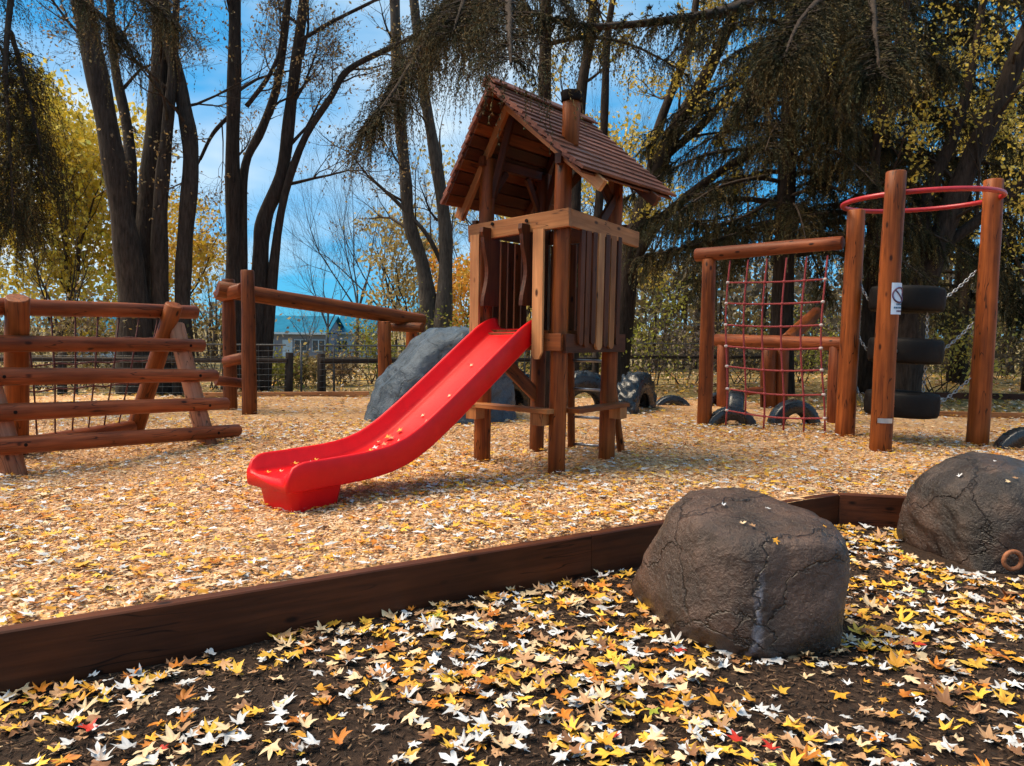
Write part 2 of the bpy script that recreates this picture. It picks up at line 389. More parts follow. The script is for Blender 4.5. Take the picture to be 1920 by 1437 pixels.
def plank(name, p0, p1, wdt, thk, whint, mat, parent=None, label=None, ch=0.004):
    """a sawn board: length along local Z, width along whint, edges eased"""
    L = round(float(np.linalg.norm(np.asarray(p1, float) - np.asarray(p0, float))), 4)
    key = (L, wdt, thk, mat, ch)
    if key not in PCACHE:
        m = MB(); hx, hy = wdt / 2, thk / 2
        ring = [(hx - ch, -hy), (hx, -hy + ch), (hx, hy - ch), (hx - ch, hy), (-hx + ch, hy), (-hx, hy - ch), (-hx, -hy + ch), (-hx + ch, -hy)]
        vs = [(x, y, 0) for x, y in ring] + [(x, y, L) for x, y in ring]
        m.add(vs, [(i, (i + 1) % 8, 8 + (i + 1) % 8, 8 + i) for i in range(8)] + [tuple(reversed(range(8))), tuple(range(8, 16))])
        me = m.mesh(name); me.materials.append(MATS[mat]); PCACHE[key] = me
    o = link(name, PCACHE[key], mat, parent, frame(p0, p1, whint))
    if label: o['label'] = label
    return o
def profile_board(name, outline, thk, O, X, Z, mat, parent=None, label=None, smooth=False):
    """flat board cut to an outline (x,z) in the plane of X and Z at O, thickness along X x Z"""
    X = nrm(X); Z = nrm(Z); Y = np.cross(Z, X); O = np.asarray(O, float)
    n = len(outline); m = MB(); h = thk / 2
    m.add([(x, -h, z) for x, z in outline] + [(x, h, z) for x, z in outline],
          [tuple(range(n)), tuple(reversed(range(n, 2 * n)))] + [((i + 1) % n, i, n + i, n + (i + 1) % n) for i in range(n)])
    M = Matrix(((X[0], Y[0], Z[0], O[0]), (X[1], Y[1], Z[1], O[1]), (X[2], Y[2], Z[2], O[2]), (0, 0, 0, 1)))
    me = m.mesh(name); bm_recalc(me)
    o = link(name, me, mat, parent, M)
    if label: o['label'] = label
    return o
import bmesh
def bm_recalc(me):
    b = bmesh.new(); b.from_mesh(me); bmesh.ops.recalc_face_normals(b, faces=b.faces[:]); b.to_mesh(me); b.free()

# segments (p0,p1,r0,r1) -> one mesh of thin frusta
def seg_mesh(name, segs, sides=4):
    a = np.array([np.concatenate([s[0], s[1], [s[2], s[3]]]) for s in segs], np.float64)
    p0, p1, r0, r1 = a[:, :3], a[:, 3:6], a[:, 6], a[:, 7]
    d = p1 - p0; d /= (np.linalg.norm(d, axis=1, keepdims=True) + 1e-9)
    h = np.where(np.abs(d[:, 2:3]) < .9, np.array([[0, 0, 1.]]), np.array([[1., 0, 0]]))
    x = np.cross(d, h); x /= (np.linalg.norm(x, axis=1, keepdims=True) + 1e-9); y = np.cross(d, x)
    n = len(a); V = np.zeros((n, 2 * sides, 3)); F = np.zeros((n, sides, 4), np.int64)
    for k in range(sides):
        an = 2 * math.pi * k / sides; u = math.cos(an) * x + math.sin(an) * y
        V[:, k] = p0 + u * r0[:, None]; V[:, sides + k] = p1 + u * r1[:, None]
        k2 = (k + 1) % sides
        F[:, k] = np.array([k, k2, sides + k2, sides + k])[None]
    F += (np.arange(n) * 2 * sides)[:, None, None]
    return mesh_np(name, V.reshape(-1, 3), F.reshape(-1, 4), 4, smooth=True)

# fallen leaves
def leaf_outline(detail):
    pts = []
    lobes = [(-28, .66), (33, .93), (90, 1.05), (147, .93), (208, .66)]
    notch = [(2, .44), (62, .40), (118, .40), (178, .44)]
    for i, (a, r) in enumerate(lobes):
        if detail: pts.append((a - 15, r * .68))
        pts.append((a, r))
        if detail: pts.append((a + 15, r * .68))
        if i < 4: pts.append(notch[i])
    pts.append((236, .22)); pts.append((270, .30)); pts.append((304, .22))
    return np.array([(r * math.cos(R_(a)), r * math.sin(R_(a))) for a, r in pts])
def leaves_np(pos, size, yaw, tiltx, tilty, curl, colr, detail):
    ol = leaf_outline(detail); k = len(ol); n = len(pos)
    X = np.concatenate([[[0, 0]], ol])                      # centre first
    r2 = (X ** 2).sum(1); lr = np.random.default_rng(n * 7 + k)
    jr = 1 + lr.normal(0, .15, (n, k + 1)); ax = lr.uniform(.70, 1.08, (n, 1)); sk = lr.normal(0, .14, (n, 1)); fold = lr.uniform(-.12, .42, (n, 1)) * (1 if detail else .5)
    x = (X[None, :, 0] * ax + X[None, :, 1] * sk) * size[:, None] * jr; y = X[None, :, 1] * size[:, None] * jr
    z = curl[:, None] * size[:, None] * r2[None] - np.abs(X[None, :, 0]) * size[:, None] * .12 + size[:, None] * .13 * np.sin(X[None, :, 1] * 5.0 + yaw[:, None] * 7) * np.sin(X[None, :, 0] * 4.0 + yaw[:, None] * 3)
    # tilt
    z = z + np.abs(x) * fold + x * tiltx[:, None] + y * tilty[:, None]
    c, s = np.cos(yaw)[:, None], np.sin(yaw)[:, None]
    V = np.stack([x * c - y * s, x * s + y * c, z], -1) + pos[:, None, :]
    tri = np.array([(0, 1 + i, 1 + (i + 1) % k) for i in range(k)])
    F = (tri[None] + (np.arange(n) * (k + 1))[:, None, None]).reshape(-1, 3)
    shade = np.ones((k + 1,)); shade[0] = .92
    C = np.repeat(colr[:, None, :], k + 1, 1) * shade[None, :, None] * lr.uniform(.74, 1.10, (n, k + 1, 1)); br = (lr.random((n, k + 1, 1)) < .10); C = np.where(br, C * np.array([.62, .45, .35]), C)
    return V.reshape(-1, 3), F, C.reshape(-1, 3)

# ------------------------------------------------------------------ the ground
B0 = G(0, 1300, -.26)[:2]; BK = G(1571, 986, -.26)[:2]; BD = nrm(BK - B0)
BL = BK - BD * 14.0
BR_D = nrm(V3(0.976, -0.20)); BRT = BK + BR_D * 9.0
def fdist(x, y):
    """distance inside the play area from its near timber edge (negative: in front of it)"""
    n1 = np.array([-BD[1], BD[0]]); n2 = np.array([-BR_D[1], BR_D[0]])
    d1 = (x - BK[0]) * n1[0] + (y - BK[1]) * n1[1]; d2 = (x - BK[0]) * n2[0] + (y - BK[1]) * n2[1]
    return np.maximum(d1, d2)
def smooth(a, b, x):
    t = np.clip((x - a) / (b - a), 0, 1); return t * t * (3 - 2 * t)
def hz(x, y): return 0.012 * np.sin(1.7 * x + .6 * y) + 0.010 * np.sin(2.3 * y - 1.1 * x + 1) + 0.006 * np.sin(5.1 * x + 3.3 * y)
def gz(x, y):
    z = -0.26 + 0.20 * smooth(0.05, 1.2, fdist(x, y)) + .8 * hz(x, y)
    return z - 1.5 * smooth(24, 80, y) 
xs = np.concatenate([np.linspace(-900, -40, 14), np.linspace(-36, -12, 12), np.linspace(-11, 13, 97), np.linspace(14, 40, 14), np.linspace(60, 900, 14)])
ys = np.concatenate([np.linspace(-400, -8, 8), np.linspace(-6, 1, 8), np.linspace(1.5, 9, 50), np.linspace(9.4, 26, 36), np.linspace(28, 90, 22), np.linspace(110, 1500, 12)])
XX, YY = np.meshgrid(xs, ys); ZZ = gz(XX, YY); nx, ny = len(xs), len(ys)
ii = np.arange(nx * ny).reshape(ny, nx)
F4 = np.stack([ii[:-1, :-1], ii[:-1, 1:], ii[1:, 1:], ii[1:, :-1]], -1).reshape(-1, 4)
gm = mesh_np('ground', np.stack([XX, YY, ZZ], -1).reshape(-1, 3), F4, 4, smooth=True)
struct(link('ground', gm, 'soil'))
# the wood-chip play surface, held by the timber edge
PLAY = [tuple(BL), tuple(BK), tuple(BRT), (17, 9.5), (14.5, 13.0), (6.2, 13.6), (4.6, 16.6), (-3.0, 16.4), (-6, 15.6), (-15, 15.0), (-17, 4.0)]
bm = bmesh.new(); vs = [bm.verts.new((x, y, 0)) for x, y in PLAY]; bm.faces.new(vs)
for _ in range(6):
    long_e = [e for e in bm.edges if e.calc_length() > 0.45]
    if not long_e: break
    bmesh.ops.subdivide_edges(bm, edges=long_e, cuts=1, use_grid_fill=False)
    bmesh.ops.triangulate(bm, faces=bm.faces[:])
for q in bm.verts: q.co.z = float(hz(q.co.x, q.co.y))
bmesh.ops.recalc_face_normals(bm, faces=bm.faces[:])
if sum(f.normal.z for f in bm.faces) < 0: bmesh.ops.reverse_faces(bm, faces=bm.faces[:])
me = bpy.data.meshes.new('wood_chip_ground'); bm.to_mesh(me); bm.free()
struct(link('wood_chip_ground', me, 'mulch'))

# timber edging (each timber a thing)
def edging(p, q, label, h=0.30, th=0.085):
    d = nrm(np.append(np.asarray(q) - np.asarray(p), 0)); n = V3(-d[1], d[0], 0)
    a = np.append(p, -0.13) + n * th / 2; b_ = np.append(q, -0.13) + n * th / 2
    o = plank('edging_timber', a, b_, h, th, V3(0, 0, 1), 'edge_board', ch=0.008)
    tag(o, label, 'timber', 'timbers edging the play area'); return o
SEAM = G(1139, 1092, -.26)[:2]; tt = np.dot(SEAM - BK, BD); SEAM = BK + BD * tt
edging(BL, SEAM - BD * .002, 'long dark brown edging timber crossing the foreground from the left edge')
edging(SEAM + BD * .002, BK - BD * .002, 'shorter dark brown edging timber partly hidden behind the nearest boulder')
edging(BK + BR_D * .004 + V3(-BD[1], BD[0]) * 0.0, BK + BR_D * 2.6, 'orange brown edging timber between the two boulders')
far1 = [np.array((-6.3, 15.56)), np.array((-3.1, 16.42)), np.array((4.5, 16.62))]
def far_edge(p, q, label, mat='rail_board'):
    d = nrm(np.append(np.asarray(q) - np.asarray(p), 0))
    o = plank('edging_timber', np.append(p, 0.02), np.append(q, 0.02), 0.14, 0.08, V3(0, 0, 1), mat, ch=0.006); tag(o, label, 'timber', 'timbers edging the play area')
far_edge((-6.3, 15.62), (-3.05, 16.46), 'pale edging timber in front of the fence left of the slide', 'pale_board')
far_edge((6.3, 13.64), (14.4, 13.04), 'orange edging timber on the ground behind the tire climber')
far_edge((9.5, 18.2), (19.0, 17.3), 'dark low timber lying across the lawn at the right edge', 'edge_board')

# ------------------------------------------------------------------ boulders
from mathutils import noise as mnoise
def boulder_mesh(name, planes, soft, seed, rough, sub=6, scale=1.0):
    b = bmesh.new(); bmesh.ops.create_icosphere(b, subdivisions=sub, radius=1.0)
    pl = [(nrm(n), d) for n, d in planes]; rr = random.Random(seed); off = Vector((rr.uniform(0, 50), rr.uniform(0, 50), rr.uniform(0, 50)))
    for q in b.verts:
        u = np.array(q.co); acc = 0.0
        for n, d in pl:
            c = float(np.dot(n, u))
            if c > 0.02: acc += (c / d) ** soft
        r = acc ** (-1.0 / soft)
        p = Vector(u * r)
        k = mnoise.fractal(p * 2.2 + off, 0.8, 2.1, 5) * rough + mnoise.fractal(p * 9 + off, 0.9, 2.1, 3) * rough * .18
        q.co = p * (1 + k) * scale
    me = bpy.data.meshes.new(name); b.to_mesh(me); b.free()
    me.polygons.foreach_set('use_smooth', [True] * len(me.polygons)); return me
# nearest boulder: squat block with a sloping flat top
c1 = G(1425, 1232, -.26); c1[1] += 0.43
me = boulder_mesh('boulder', [((.05, -.12, 1), .45), ((-.6, -.2, 1), .575), ((0, 0, -1), .34), ((1, -.25, -.03), .52), ((1, .3, .15), .52), ((-1, -.30, .16), .455), ((-.9, .4, .5), .57), ((.12, -1, .10), .44), ((.7, -.75, -.02), .52), ((-.62, -.85, .14), .46), ((0, 1, .1), .46), ((.6, .7, .3), .5), ((.8, -.25, .75), .665), ((.05, -.72, .72), .57), ((-.45, -.6, -.75), .45), ((.3, -.75, -.6), .485), ((-.9, -.2, -.6), .465), ((-.6, -.75, -.5), .47)], 15, 3, 0.060)
o = link('boulder', me, 'boulder_brown', None, Matrix.Translation(Vector((c1[0] + .02, c1[1] - .05, -0.03)))); tag(o, 'squat brown boulder with a pale vein, nearest the camera', 'boulder', 'boulders beside the timber edge')
c2 = G(1905, 1080, -.26); c2[1] += 0.44
me = boulder_mesh('boulder', [((.05, -.1, 1), .46), ((-.45, -.1, 1), .55), ((0, 0, -1), .3), ((1, 0, .1), .66), ((-1, -.2, .0), .60), ((-.8, .1, .6), .72), ((0, -1, .0), .45), ((-.6, -.8, .06), .56), ((.6, -.75, .1), .56), ((0, 1, .1), .5), ((-.15, -.75, .66), .53), ((.5, .3, .8), .56)], 13, 8, 0.065)
o2 = link('boulder', me, 'boulder_dark', None, Matrix.Translation(Vector((c2[0] + .33, c2[1], -.02)))); tag(o2, 'dark wet boulder at the right edge with a rusty ring low on it', 'boulder', 'boulders beside the timber edge')
m = MB(); cc = P(1899, 1051, c2[1] - .50)
m.tube([cc + .062 * V3(math.cos(a), 0.02 * math.sin(a * 2), math.sin(a)) for a in np.linspace(0, 2 * math.pi, 20, endpoint=False)], 0.016, 7, closed=True)
ro = m.build('iron_ring', 'rust', o2, True)
# climbing rock behind the slide
c3 = G(815, 800, 0); c3 = V3(-1.0, 12.35, 0)
me = boulder_mesh('climbing_rock', [((0, 0, 1), 1.02), ((.2, -.1, 1), 1.05), ((-.8, -.25, .75), .86), ((-.5, -.6, .85), .95), ((-1, 0, .25), 1.22), ((0, -1, .1), .80), ((-.6, -.8, .25), 1.02), ((.8, -.6, .1), .95), ((1, .1, .2), 1.0), ((0, 1, .2), .9), ((0, 0, -1), .8)], 22, 21, 0.07)
o = link('climbing_rock', me, 'boulder_slate', None, Matrix.Translation(Vector((c3[0], c3[1], .42)))); tag(o, 'large blue grey rock mound behind the red slide', 'rock')

# ------------------------------------------------------------------ playhouse tower
FX, FY, TA, TS, LEAN = 0.454, 7.68, 0.905, 0.975, 0.012
E1 = V3(math.cos(TA), math.sin(TA), 0); E2 = V3(-math.sin(TA), math.cos(TA), 0); F0 = V3(FX, FY, 0); UZ = V3(0, 0, 1)
def T(u, v, z): return F0 + E1 * u + E2 * v + V3(LEAN * z, 0, z)
tower = thing('playhouse_tower', 'wooden playhouse tower with shingled gable roof and chimney above the slide', 'playhouse', F0 + E1 * TS / 2 + E2 * TS / 2)
OF, OB, OV = 0.36, 0.55, 0.21               # roof overhangs, ridge offset
VR = TS / 2 + OV; VRT, VLT = TS / 2 - 0.93, TS / 2 + 0.84; ZR, ZERT, ZELT = 3.87, 2.90, 2.74
def zroof(v): return ZR + (v - VR) * ((ZR - ZERT) / (VR - VRT)) if v < VR else ZR - (v - VR) * ((ZR - ZELT) / (VLT - VR))
PR = 0.088
for (u, v) in ((0, 0), (0, TS), (TS, 0), (TS, TS)):
    log('post', T(u, v, -.12), T(u, v, zroof(v) - .16), PR, PR * .93, 'log' if (u, v) != (TS, TS) else 'brown_board', tower)
# platform: rim boards and floor planks
for a, b_ in (((-.11, -.10), (-.11, TS + .1)), ((TS + .11, -.1), (TS + .11, TS + .1))):
    plank('rim_board', T(*a, 1.30), T(*b_, 1.30), .17, .045, UZ, 'brown_board', tower)
for a, b_ in (((-.085, -.11), (TS + .085, -.11)), ((-.085, TS + .11), (TS + .085, TS + .11))):
    plank('rim_board', T(*a, 1.29), T(*b_, 1.29), .19, .045, UZ, 'dark_board', tower)
for i in range(8):
    v = .02 + i * .134
    plank('floor_plank', T(-.08, v, 1.40), T(TS + .08, v, 1.40), .125, .035, E2, 'brown_board', tower)
# rails
plank('rail', T(-.115, -.16, 2.50), T(-.115, TS + .14, 2.425), .175, .055, UZ, 'rail_board', tower, 'pale orange top rail over the slide entrance')
plank('rail', T(-.085, -.135, 2.50), T(TS + .26, -.135, 2.42), .165, .05, UZ, 'rail_board', tower)
plank('rail', T(TS + .115, -.1, 2.49), T(TS + .115, TS + .1, 2.49), .16, .05, UZ, 'brown_board', tower)
plank('rail', T(-.08, TS + .115, 2.49), T(TS + .08, TS + .115, 2.49), .16, .05, UZ, 'brown_board', tower)
# pickets, rounded at the bottom
def picket(u0, v0, xdir, wd, z0, z1, mat, thk=.028):
    n = 6; ol = [(wd / 2 * math.cos(a), z0 + wd * .42 - wd * .42 * math.sin(a)) for a in np.linspace(math.pi, 0, n)][::1]
    ol = [(-wd / 2, z1)] + [(x, z) for x, z in ol] + [(wd / 2, z1)]
    O = T(u0, v0, 0)
    return profile_board('picket', ol, thk, O, xdir, nrm(V3(LEAN, 0, 1)), mat, tower)
for u, wd, z0, mt in ((.135, .07, 1.27, 'dark_board'), (.235, .085, 1.25, 'brown_board'), (.355, .075, 1.28, 'dark_board'), (.475, .115, 1.22, 'pale_board'), (.60, .085, 1.25, 'dark_board'), (.715, .10, 1.23, 'rail_board'), (.84, .07, 1.27, 'dark_board')):
    picket(u, -.155 + .0, E1, wd, z0, 2.405, mt)
for i in range(7): picket(TS + .15, .10 + i * .128, E2, .095, 1.22, 2.40, ('brown_board', 'rail_board', 'dark_board', 'brown_board')[i % 4])
for i in range(7): picket(.10 + i * .128, TS + .15, E1, .10, 1.22, 2.40, ('dark_board', 'brown_board')[i % 2])
# pale planks framing the slide entrance
profile_board('entrance_plank', [(-.062, 2.40), (-.062, 1.20), (-.02, 1.13), (.03, 1.13), (.062, 1.18), (.062, 2.40)], .03, T(-.165, .135, 0), E2, UZ, 'pale_board', tower, 'pale plank beside the slide entrance')
profile_board('entrance_plank', [(-.06, 2.40), (-.06, 1.30), (0, 1.24), (.06, 1.30), (.06, 2.40)], .03, T(-.165, TS - .02, 0), E2, UZ, 'pale_board', tower)
# wavy grab boards standing out either side of the slide mouth
def wavy(v):
    L, Rr = [], []
    for i in range(17):
        f = i / 16; z = 2.46 - f * .80
        x = -.20 - .035 * math.sin(f * 2 * math.pi * 1.15 + .6) - (.03 if f < .1 else 0)
        L.append((x, z)); Rr.append((.02, z))
    ol = L + Rr[::-1]
    profile_board('grab_board', ol, .045, T(0, v, 0), E1, UZ, 'dark_board', tower)
wavy(.30); wavy(.80)
for v in (.34, .78): 
    m = MB(); c_ = T(-.145, v, 2.50); m.tube([c_, c_ - E1 * .012], .018, 8); m.build('bolt', 'cap_dark', tower)
# roof: plates, rafters, deck boards, shingles, ridge
for v in (0.0, TS): plank('wall_plate', T(-.12, v, zroof(v) - .20), T(TS + .12, v, zroof(v) - .20), .10, .07, UZ, 'dark_board', tower)
for u, rm, lm in ((-.05, 'pale_board', 'rail_board'), (TS + .05, 'dark_board', 'dark_board')):
    plank('rafter', T(u, VR, ZR - .15), T(u, VRT - .03, ZERT - .13), .115, .06, UZ, rm, tower, 'pale rafter under the right roof slope' if rm == 'pale_board' else None)
    plank('rafter', T(u, VR + .03, ZR - .20), T(u, VLT + .0, ZELT - .13), .115, .06, UZ, lm, tower)
for side in (0, 1):
    va, za, vb, zb = (VR, ZR, VRT, ZERT) if side == 0 else (VR, ZR, VLT, ZELT)
    sl_ = nrm(T(0, vb, zb) - T(0, va, za)); nn = nrm(np.cross(E1, sl_)); nn = nn if nn[2] > 0 else -nn
    Ls = float(np.linalg.norm(T(0, vb, zb) - T(0, va, za)))
    nd = 10
    for i in range(nd):
        f = (i + .5) / nd * Ls; c_ = T(0, va, za) + sl_ * f - nn * .05
        plank('roof_board', c_ - E1 * (OF - .03), c_ + E1 * (TS + OB - .03), round(Ls / nd - .014, 3), .02, sl_, 'dark_board' if i % 3 else 'brown_board', tower)  # most boards dark, imitating the shade inside the roof
    nc = 13; ex = Ls / nc; rs = random.Random(5 + side)
    for i in range(nc):
        f1 = (i + 1) * ex + .004; f0 = f1 - ex * 1.55
        u = -OF + (0.0 if i % 2 else -.0)
        cuts = [-OF + rs.uniform(-.008, .008)]
        x = -OF + rs.uniform(.25, .5)
        while x < TS + OB - .2: cuts.append(x); x += rs.uniform(.34, .52)
        cuts.append(TS + OB + rs.uniform(-.008, .008))
        tiltn = nrm(nn + sl_ * -.16)
        for k in range(len(cuts) - 1):
            jit = rs.uniform(-.010, .010)
            cm = T(0, va, za) + sl_ * ((f0 + f1) / 2 + jit) - nn * .012
            sd = nrm(sl_ + nn * .15)
            wdt = round(ex * 1.55, 3)
            plank('shingle', cm + E1 * (cuts[k] + .003), cm + E1 * (cuts[k + 1] - .003), wdt, .030, sd, 'shingle', tower)
plank('ridge_board', T(-OF - .01, VR - .045, ZR + .012), T(TS + OB + .01, VR - .045, ZR + .012), .12, .022, nrm(T(0, VRT, ZERT) - T(0, VR, ZR)), 'shingle', tower)
plank('ridge_board', T(-OF - .01, VR + .045, ZR + .008), T(TS + OB + .01, VR + .045, ZR + .008), .12, .022, nrm(T(0, VLT, ZELT) - T(0, VR, ZR)), 'shingle', tower)
# chimney
uc, vc = .05, -.02
ch = log('chimney', T(uc, vc, zroof(vc) - .05), T(uc, vc, zroof(vc) + .39), .088, .088, 'log', tower)
log('chimney_cap', T(uc, vc, zroof(vc) + .38), T(uc, vc, zroof(vc) + .48), .108, .112, 'cap_dark', ch, wob=.01)
# knee braces under the roof and above the rails
for (u, v, du, dv) in ((0, 0, 1, 0), (TS, 0, -1, 0), (0, TS, 0, -1), (TS, TS, 0, -1), (TS, 0, 0, 1), (0, TS, 1, 0), (TS, TS, -1, 0)):
    plank('knee_brace', T(u + du * .06, v + dv * .06, 2.80 + .02 * du), T(u + du * .30, v + dv * .30, zroof(v + dv * .3) - .26), .08, .04, V3(0, 0, 1) + .01 * E1, 'dark_board', tower)
plank('knee_brace', T(TS - .30, -.02, 2.56), T(TS - .04, -.02, 2.84), .10, .04, UZ, 'dark_board', tower)
# low bench boards between the posts and their blocks
plank('bench_board', T(-.13, -.02, .62), T(-.13, TS + .06, .62), .17, .045, E1, 'rail_board', tower)
plank('bench_board', T(.06, -.13, .62), T(TS + .08, -.13, .62), .17, .045, E2, 'brown_board', tower)
for u, v in ((-.13, TS - .0), (TS - .02, -.13), (-.13, .12)):
    m = MB(); c_ = T(u, v, .535); Mx = Matrix.Translation(Vector(c_)) @ Matrix.Rotation(TA, 4, 'Z'); m.box((0, 0, 0), (.07, .07, .06), Mx); m.build('bench_block', 'rail_board', tower)
plank('diagonal_brace', T(.1, TS - .02, 1.20), T(TS - .05, TS - .02, .66), .16, .04, UZ, 'brown_board', tower)
lb = G(1071, 842, 0)
log('ladder_leg', lb - UZ * .1, T(TS + .14, .62, 1.3), .045, .04, 'brown_board', tower)
log('ladder_leg', T(TS + .55, .12, -.1), T(TS + .14, .12, 1.3), .045, .04, 'brown_board', tower)
for i in range(4):
    f = .12 + i * .24; a = (lb - UZ * .1) * (1 - f) + T(TS + .14, .62, 1.3) * f; b_ = T(TS + .55, .12, -.1) * (1 - f) + T(TS + .14, .12, 1.3) * f
    m = MB(); m.tube([a, b_], .016, 8); m.build('rung', 'steel', tower, True)

# ------------------------------------------------------------------ red slide
S0 = T(.02, .54, 0); S1 = G(500, 893, .27); S1[2] = 0
SD = nrm(S1 - np.array([S0[0], S0[1], 0])); SLEN = float(np.linalg.norm((S1 - S0)[:2])); SP = np.cross(SD, UZ); SP = nrm(SP)
slide = thing('slide', 'bright red plastic slide with leaves in its run-out', 'slide', V3(*(S0[:2] + SD[:2] * (SLEN - .4)), 0))
prof = [(-.03, 1.43), (.05, 1.425), (.16, 1.36), (.40, 1.20), (.80, .925), (1.20, .655), (1.50, .465), (1.72, .36), (1.92, .305), (2.15, .28), (2.45, .27), (2.70, .265), (SLEN, .262)]
def prof_at(n):
    d = np.array([p[0] for p in prof]); z = np.array([p[1] for p in prof]); s = np.linspace(d[0], d[-1], n)
    # smooth by local averaging
    zz = np.interp(s, d, z)
    for _ in range(4): zz[1:-1] = .25 * zz[:-2] + .5 * zz[1:-1] + .25 * zz[2:]
    return s, zz
s_, z_ = prof_at(70)
HW = 0.285
def section(f, d):
    end = max(0.0, (d - (SLEN - .16)) / .16)                 # walls roll down at the lip
    wh = .115 * math.sqrt(max(0.0, 1 - end * end)) + .022
    top = max(0.0, 1 - d / .22); wh = wh * (1 - .12 * top)
    hw = HW * (1 - .10 * end)
    o_ = hw + .042
    pts = [(-hw + .075, 0.0), (-hw + .04, .008), (-hw + .018, .03), (-hw, wh - .02), (-hw - .008, wh - .004), (-hw - .02, wh), (-o_ + .006, wh - .004), (-o_, wh - .022), (-o_ + .004, -.075), (-o_ + .016, -.092), (-o_ + .05, -.095)]
    full = pts + [(-x, y) for x, y in pts[::-1]]
    return full
m = MB(); nsec = len(section(0, 0)); 
dz = np.gradient(z_, s_)
for i, d in enumerate(s_):
    tn = nrm(SD + UZ * dz[i]); nv = nrm(np.cross(SP, tn)); nv = nv if nv[2] > 0 else -nv
    base = np.array([S0[0], S0[1], 0]) + SD * d + UZ * z_[i]
    for x, y in section(0, d): m.v.append(tuple(base + SP * x + nv * y))
for i in range(len(s_) - 1):
    for k in range(nsec):
        k2 = (k + 1) % nsec; m.f.append((i * nsec + k, i * nsec + k2, (i + 1) * nsec + k2, (i + 1) * nsec + k))
m.f.append(tuple(range(nsec))); m.f.append(tuple((len(s_) - 1) * nsec + k for k in range(nsec)))
me = m.mesh('chute', True); bm_recalc(me); me.transform(parent_world(slide).inverted()); chute = link_local('chute', me, 'slide_plastic', slide)
# moulded foot under the run-out
m = MB(); n = 28
def sup(a, hx, hy, e=.32): return (hx * math.copysign(abs(math.cos(a)) ** e, math.cos(a)), hy * math.copysign(abs(math.sin(a)) ** e, math.sin(a)))
fc = np.array([S0[0], S0[1], 0]) + SD * (SLEN - .30)
lev = [(-.03, .215, .235), (.02, .22, .24), (.17, .245, .268), (.195, .255, .28), (.22, .26, .285)]
for z, hx, hy in lev:
    for k in range(n):
        x, y = sup(2 * math.pi * k / n + .01, hx, hy)
        rib = 1 - (.03 if (k % 7 == 3) else 0)
        m.v.append(tuple(fc + SD * x * rib + SP * y * rib + UZ * z))
for i in range(len(lev) - 1):
    for k in range(n): m.f.append((i * n + k, i * n + (k + 1) % n, (i + 1) * n + (k + 1) % n, (i + 1) * n + k))
m.f.append(tuple(range(n))); m.f.append(tuple((len(lev) - 1) * n + k for k in range(n)))
me = m.mesh('foot', True); bm_recalc(me); me.transform(parent_world(slide).inverted()); link_local('foot', me, 'slide_plastic', slide)
def chute_pt(d, x): return np.array([S0[0], S0[1], 0]) + SD * d + SP * x + UZ * float(np.interp(d, s_, z_))

# ------------------------------------------------------------------ A-frame climber on the left
AF2 = G(388, 832); AF1 = G(25, 892); AX = nrm(AF2 - AF1); AP = V3(AX[1], -AX[0], 0)
afr = thing('log_climber', 'A-frame climber of red brown logs with a rope net behind, left of the slide', 'climber', (AF1 + AF2) / 2)
WB = 1.28
apexR = AF2 - AP * WB / 2 + UZ * 1.56; apexL = V3(-4.98, 7.66, 1.56)
for foot in (AF2, AF1):
    log('front_leg', foot - UZ * .1 + AP * .05, foot - AP * (WB / 2 - .13) + UZ * 1.44 + AX * (.03 if foot is AF2 else -.06), .112, .10, 'log_pale', afr)
bR, bL = AF2 - AP * WB, V3(-5.28, 8.25, 0)
for foot, apex in ((bR, apexR), (bL, apexL)):
    log('back_leg', foot - UZ * .1 - AP * .05, apex + UZ * .115 + AP * .215 - AX * .05, .11, .105, 'log', afr)
for z, e, lz in ((.13, .30, .16), (.455, .24, .13), (.81, .22, .10), (1.17, .16, .06)):
    f = z / 1.56; off = -AP * (WB / 2) * f + AP * .155
    a = AF1 + off + UZ * (z + lz * 1.4) - AX * 1.0; b_ = AF2 + off + UZ * (z) + AX * (e + .1)
    log('rung_log', a, b_, .088, .08, 'log_red', afr)
for z, e, lz in ((.13, .30, .16), (.455, .24, .13), (.81, .22, .10), (1.17, .16, .06)):
    for ft, q in ((AF2, 0.0), (AF1, 1.0)):
        c_ = ft - AP * (WB / 2) * z / 1.56 + AP * .238 + UZ * (z + lz * q + .012); m = MB(); m.tube([c_, c_ + AP * .012], .017, 8); m.build('bolt', 'cap_dark', afr)
TD = nrm(apexR - apexL)
log('top_log', apexL - TD * 1.0 + UZ * .03 - AP * .01, apexR + TD * .50 + UZ * .03 - AP * .01, .092, .085, 'log_red', afr)
log('bottom_log', bL + UZ * .14 + AP * .13 - AX * .2, bR + UZ * .14 + AP * .13 - AX * .1, .085, .08, 'log_red', afr)
nv = 7
for i in range(nv):
    f = (i + .6) / nv; a = apexL * (1 - f) + apexR * f; b_ = bL * (1 - f) + bR * f + UZ * .16 + AP * .1
    m = MB(); mid = (a + b_) / 2 + AP * .03 - UZ * .01; m.tube([a, mid, b_], .009, 6); m.build('net_rope', 'rope_dark', afr, True)
for j in range(1, 5):
    f = j / 5; pts = []
    for i in range(9):
        g = i / 8; a = apexL * (1 - g) + apexR * g; b_ = bL * (1 - g) + bR * g + UZ * .16 + AP * .1
        pts.append(a * (1 - f) + b_ * f - UZ * .02 * math.sin(g * math.pi * 4) ** 2)
    m = MB(); m.tube(pts, .009, 6); m.build('net_rope', 'rope_dark', afr, True)

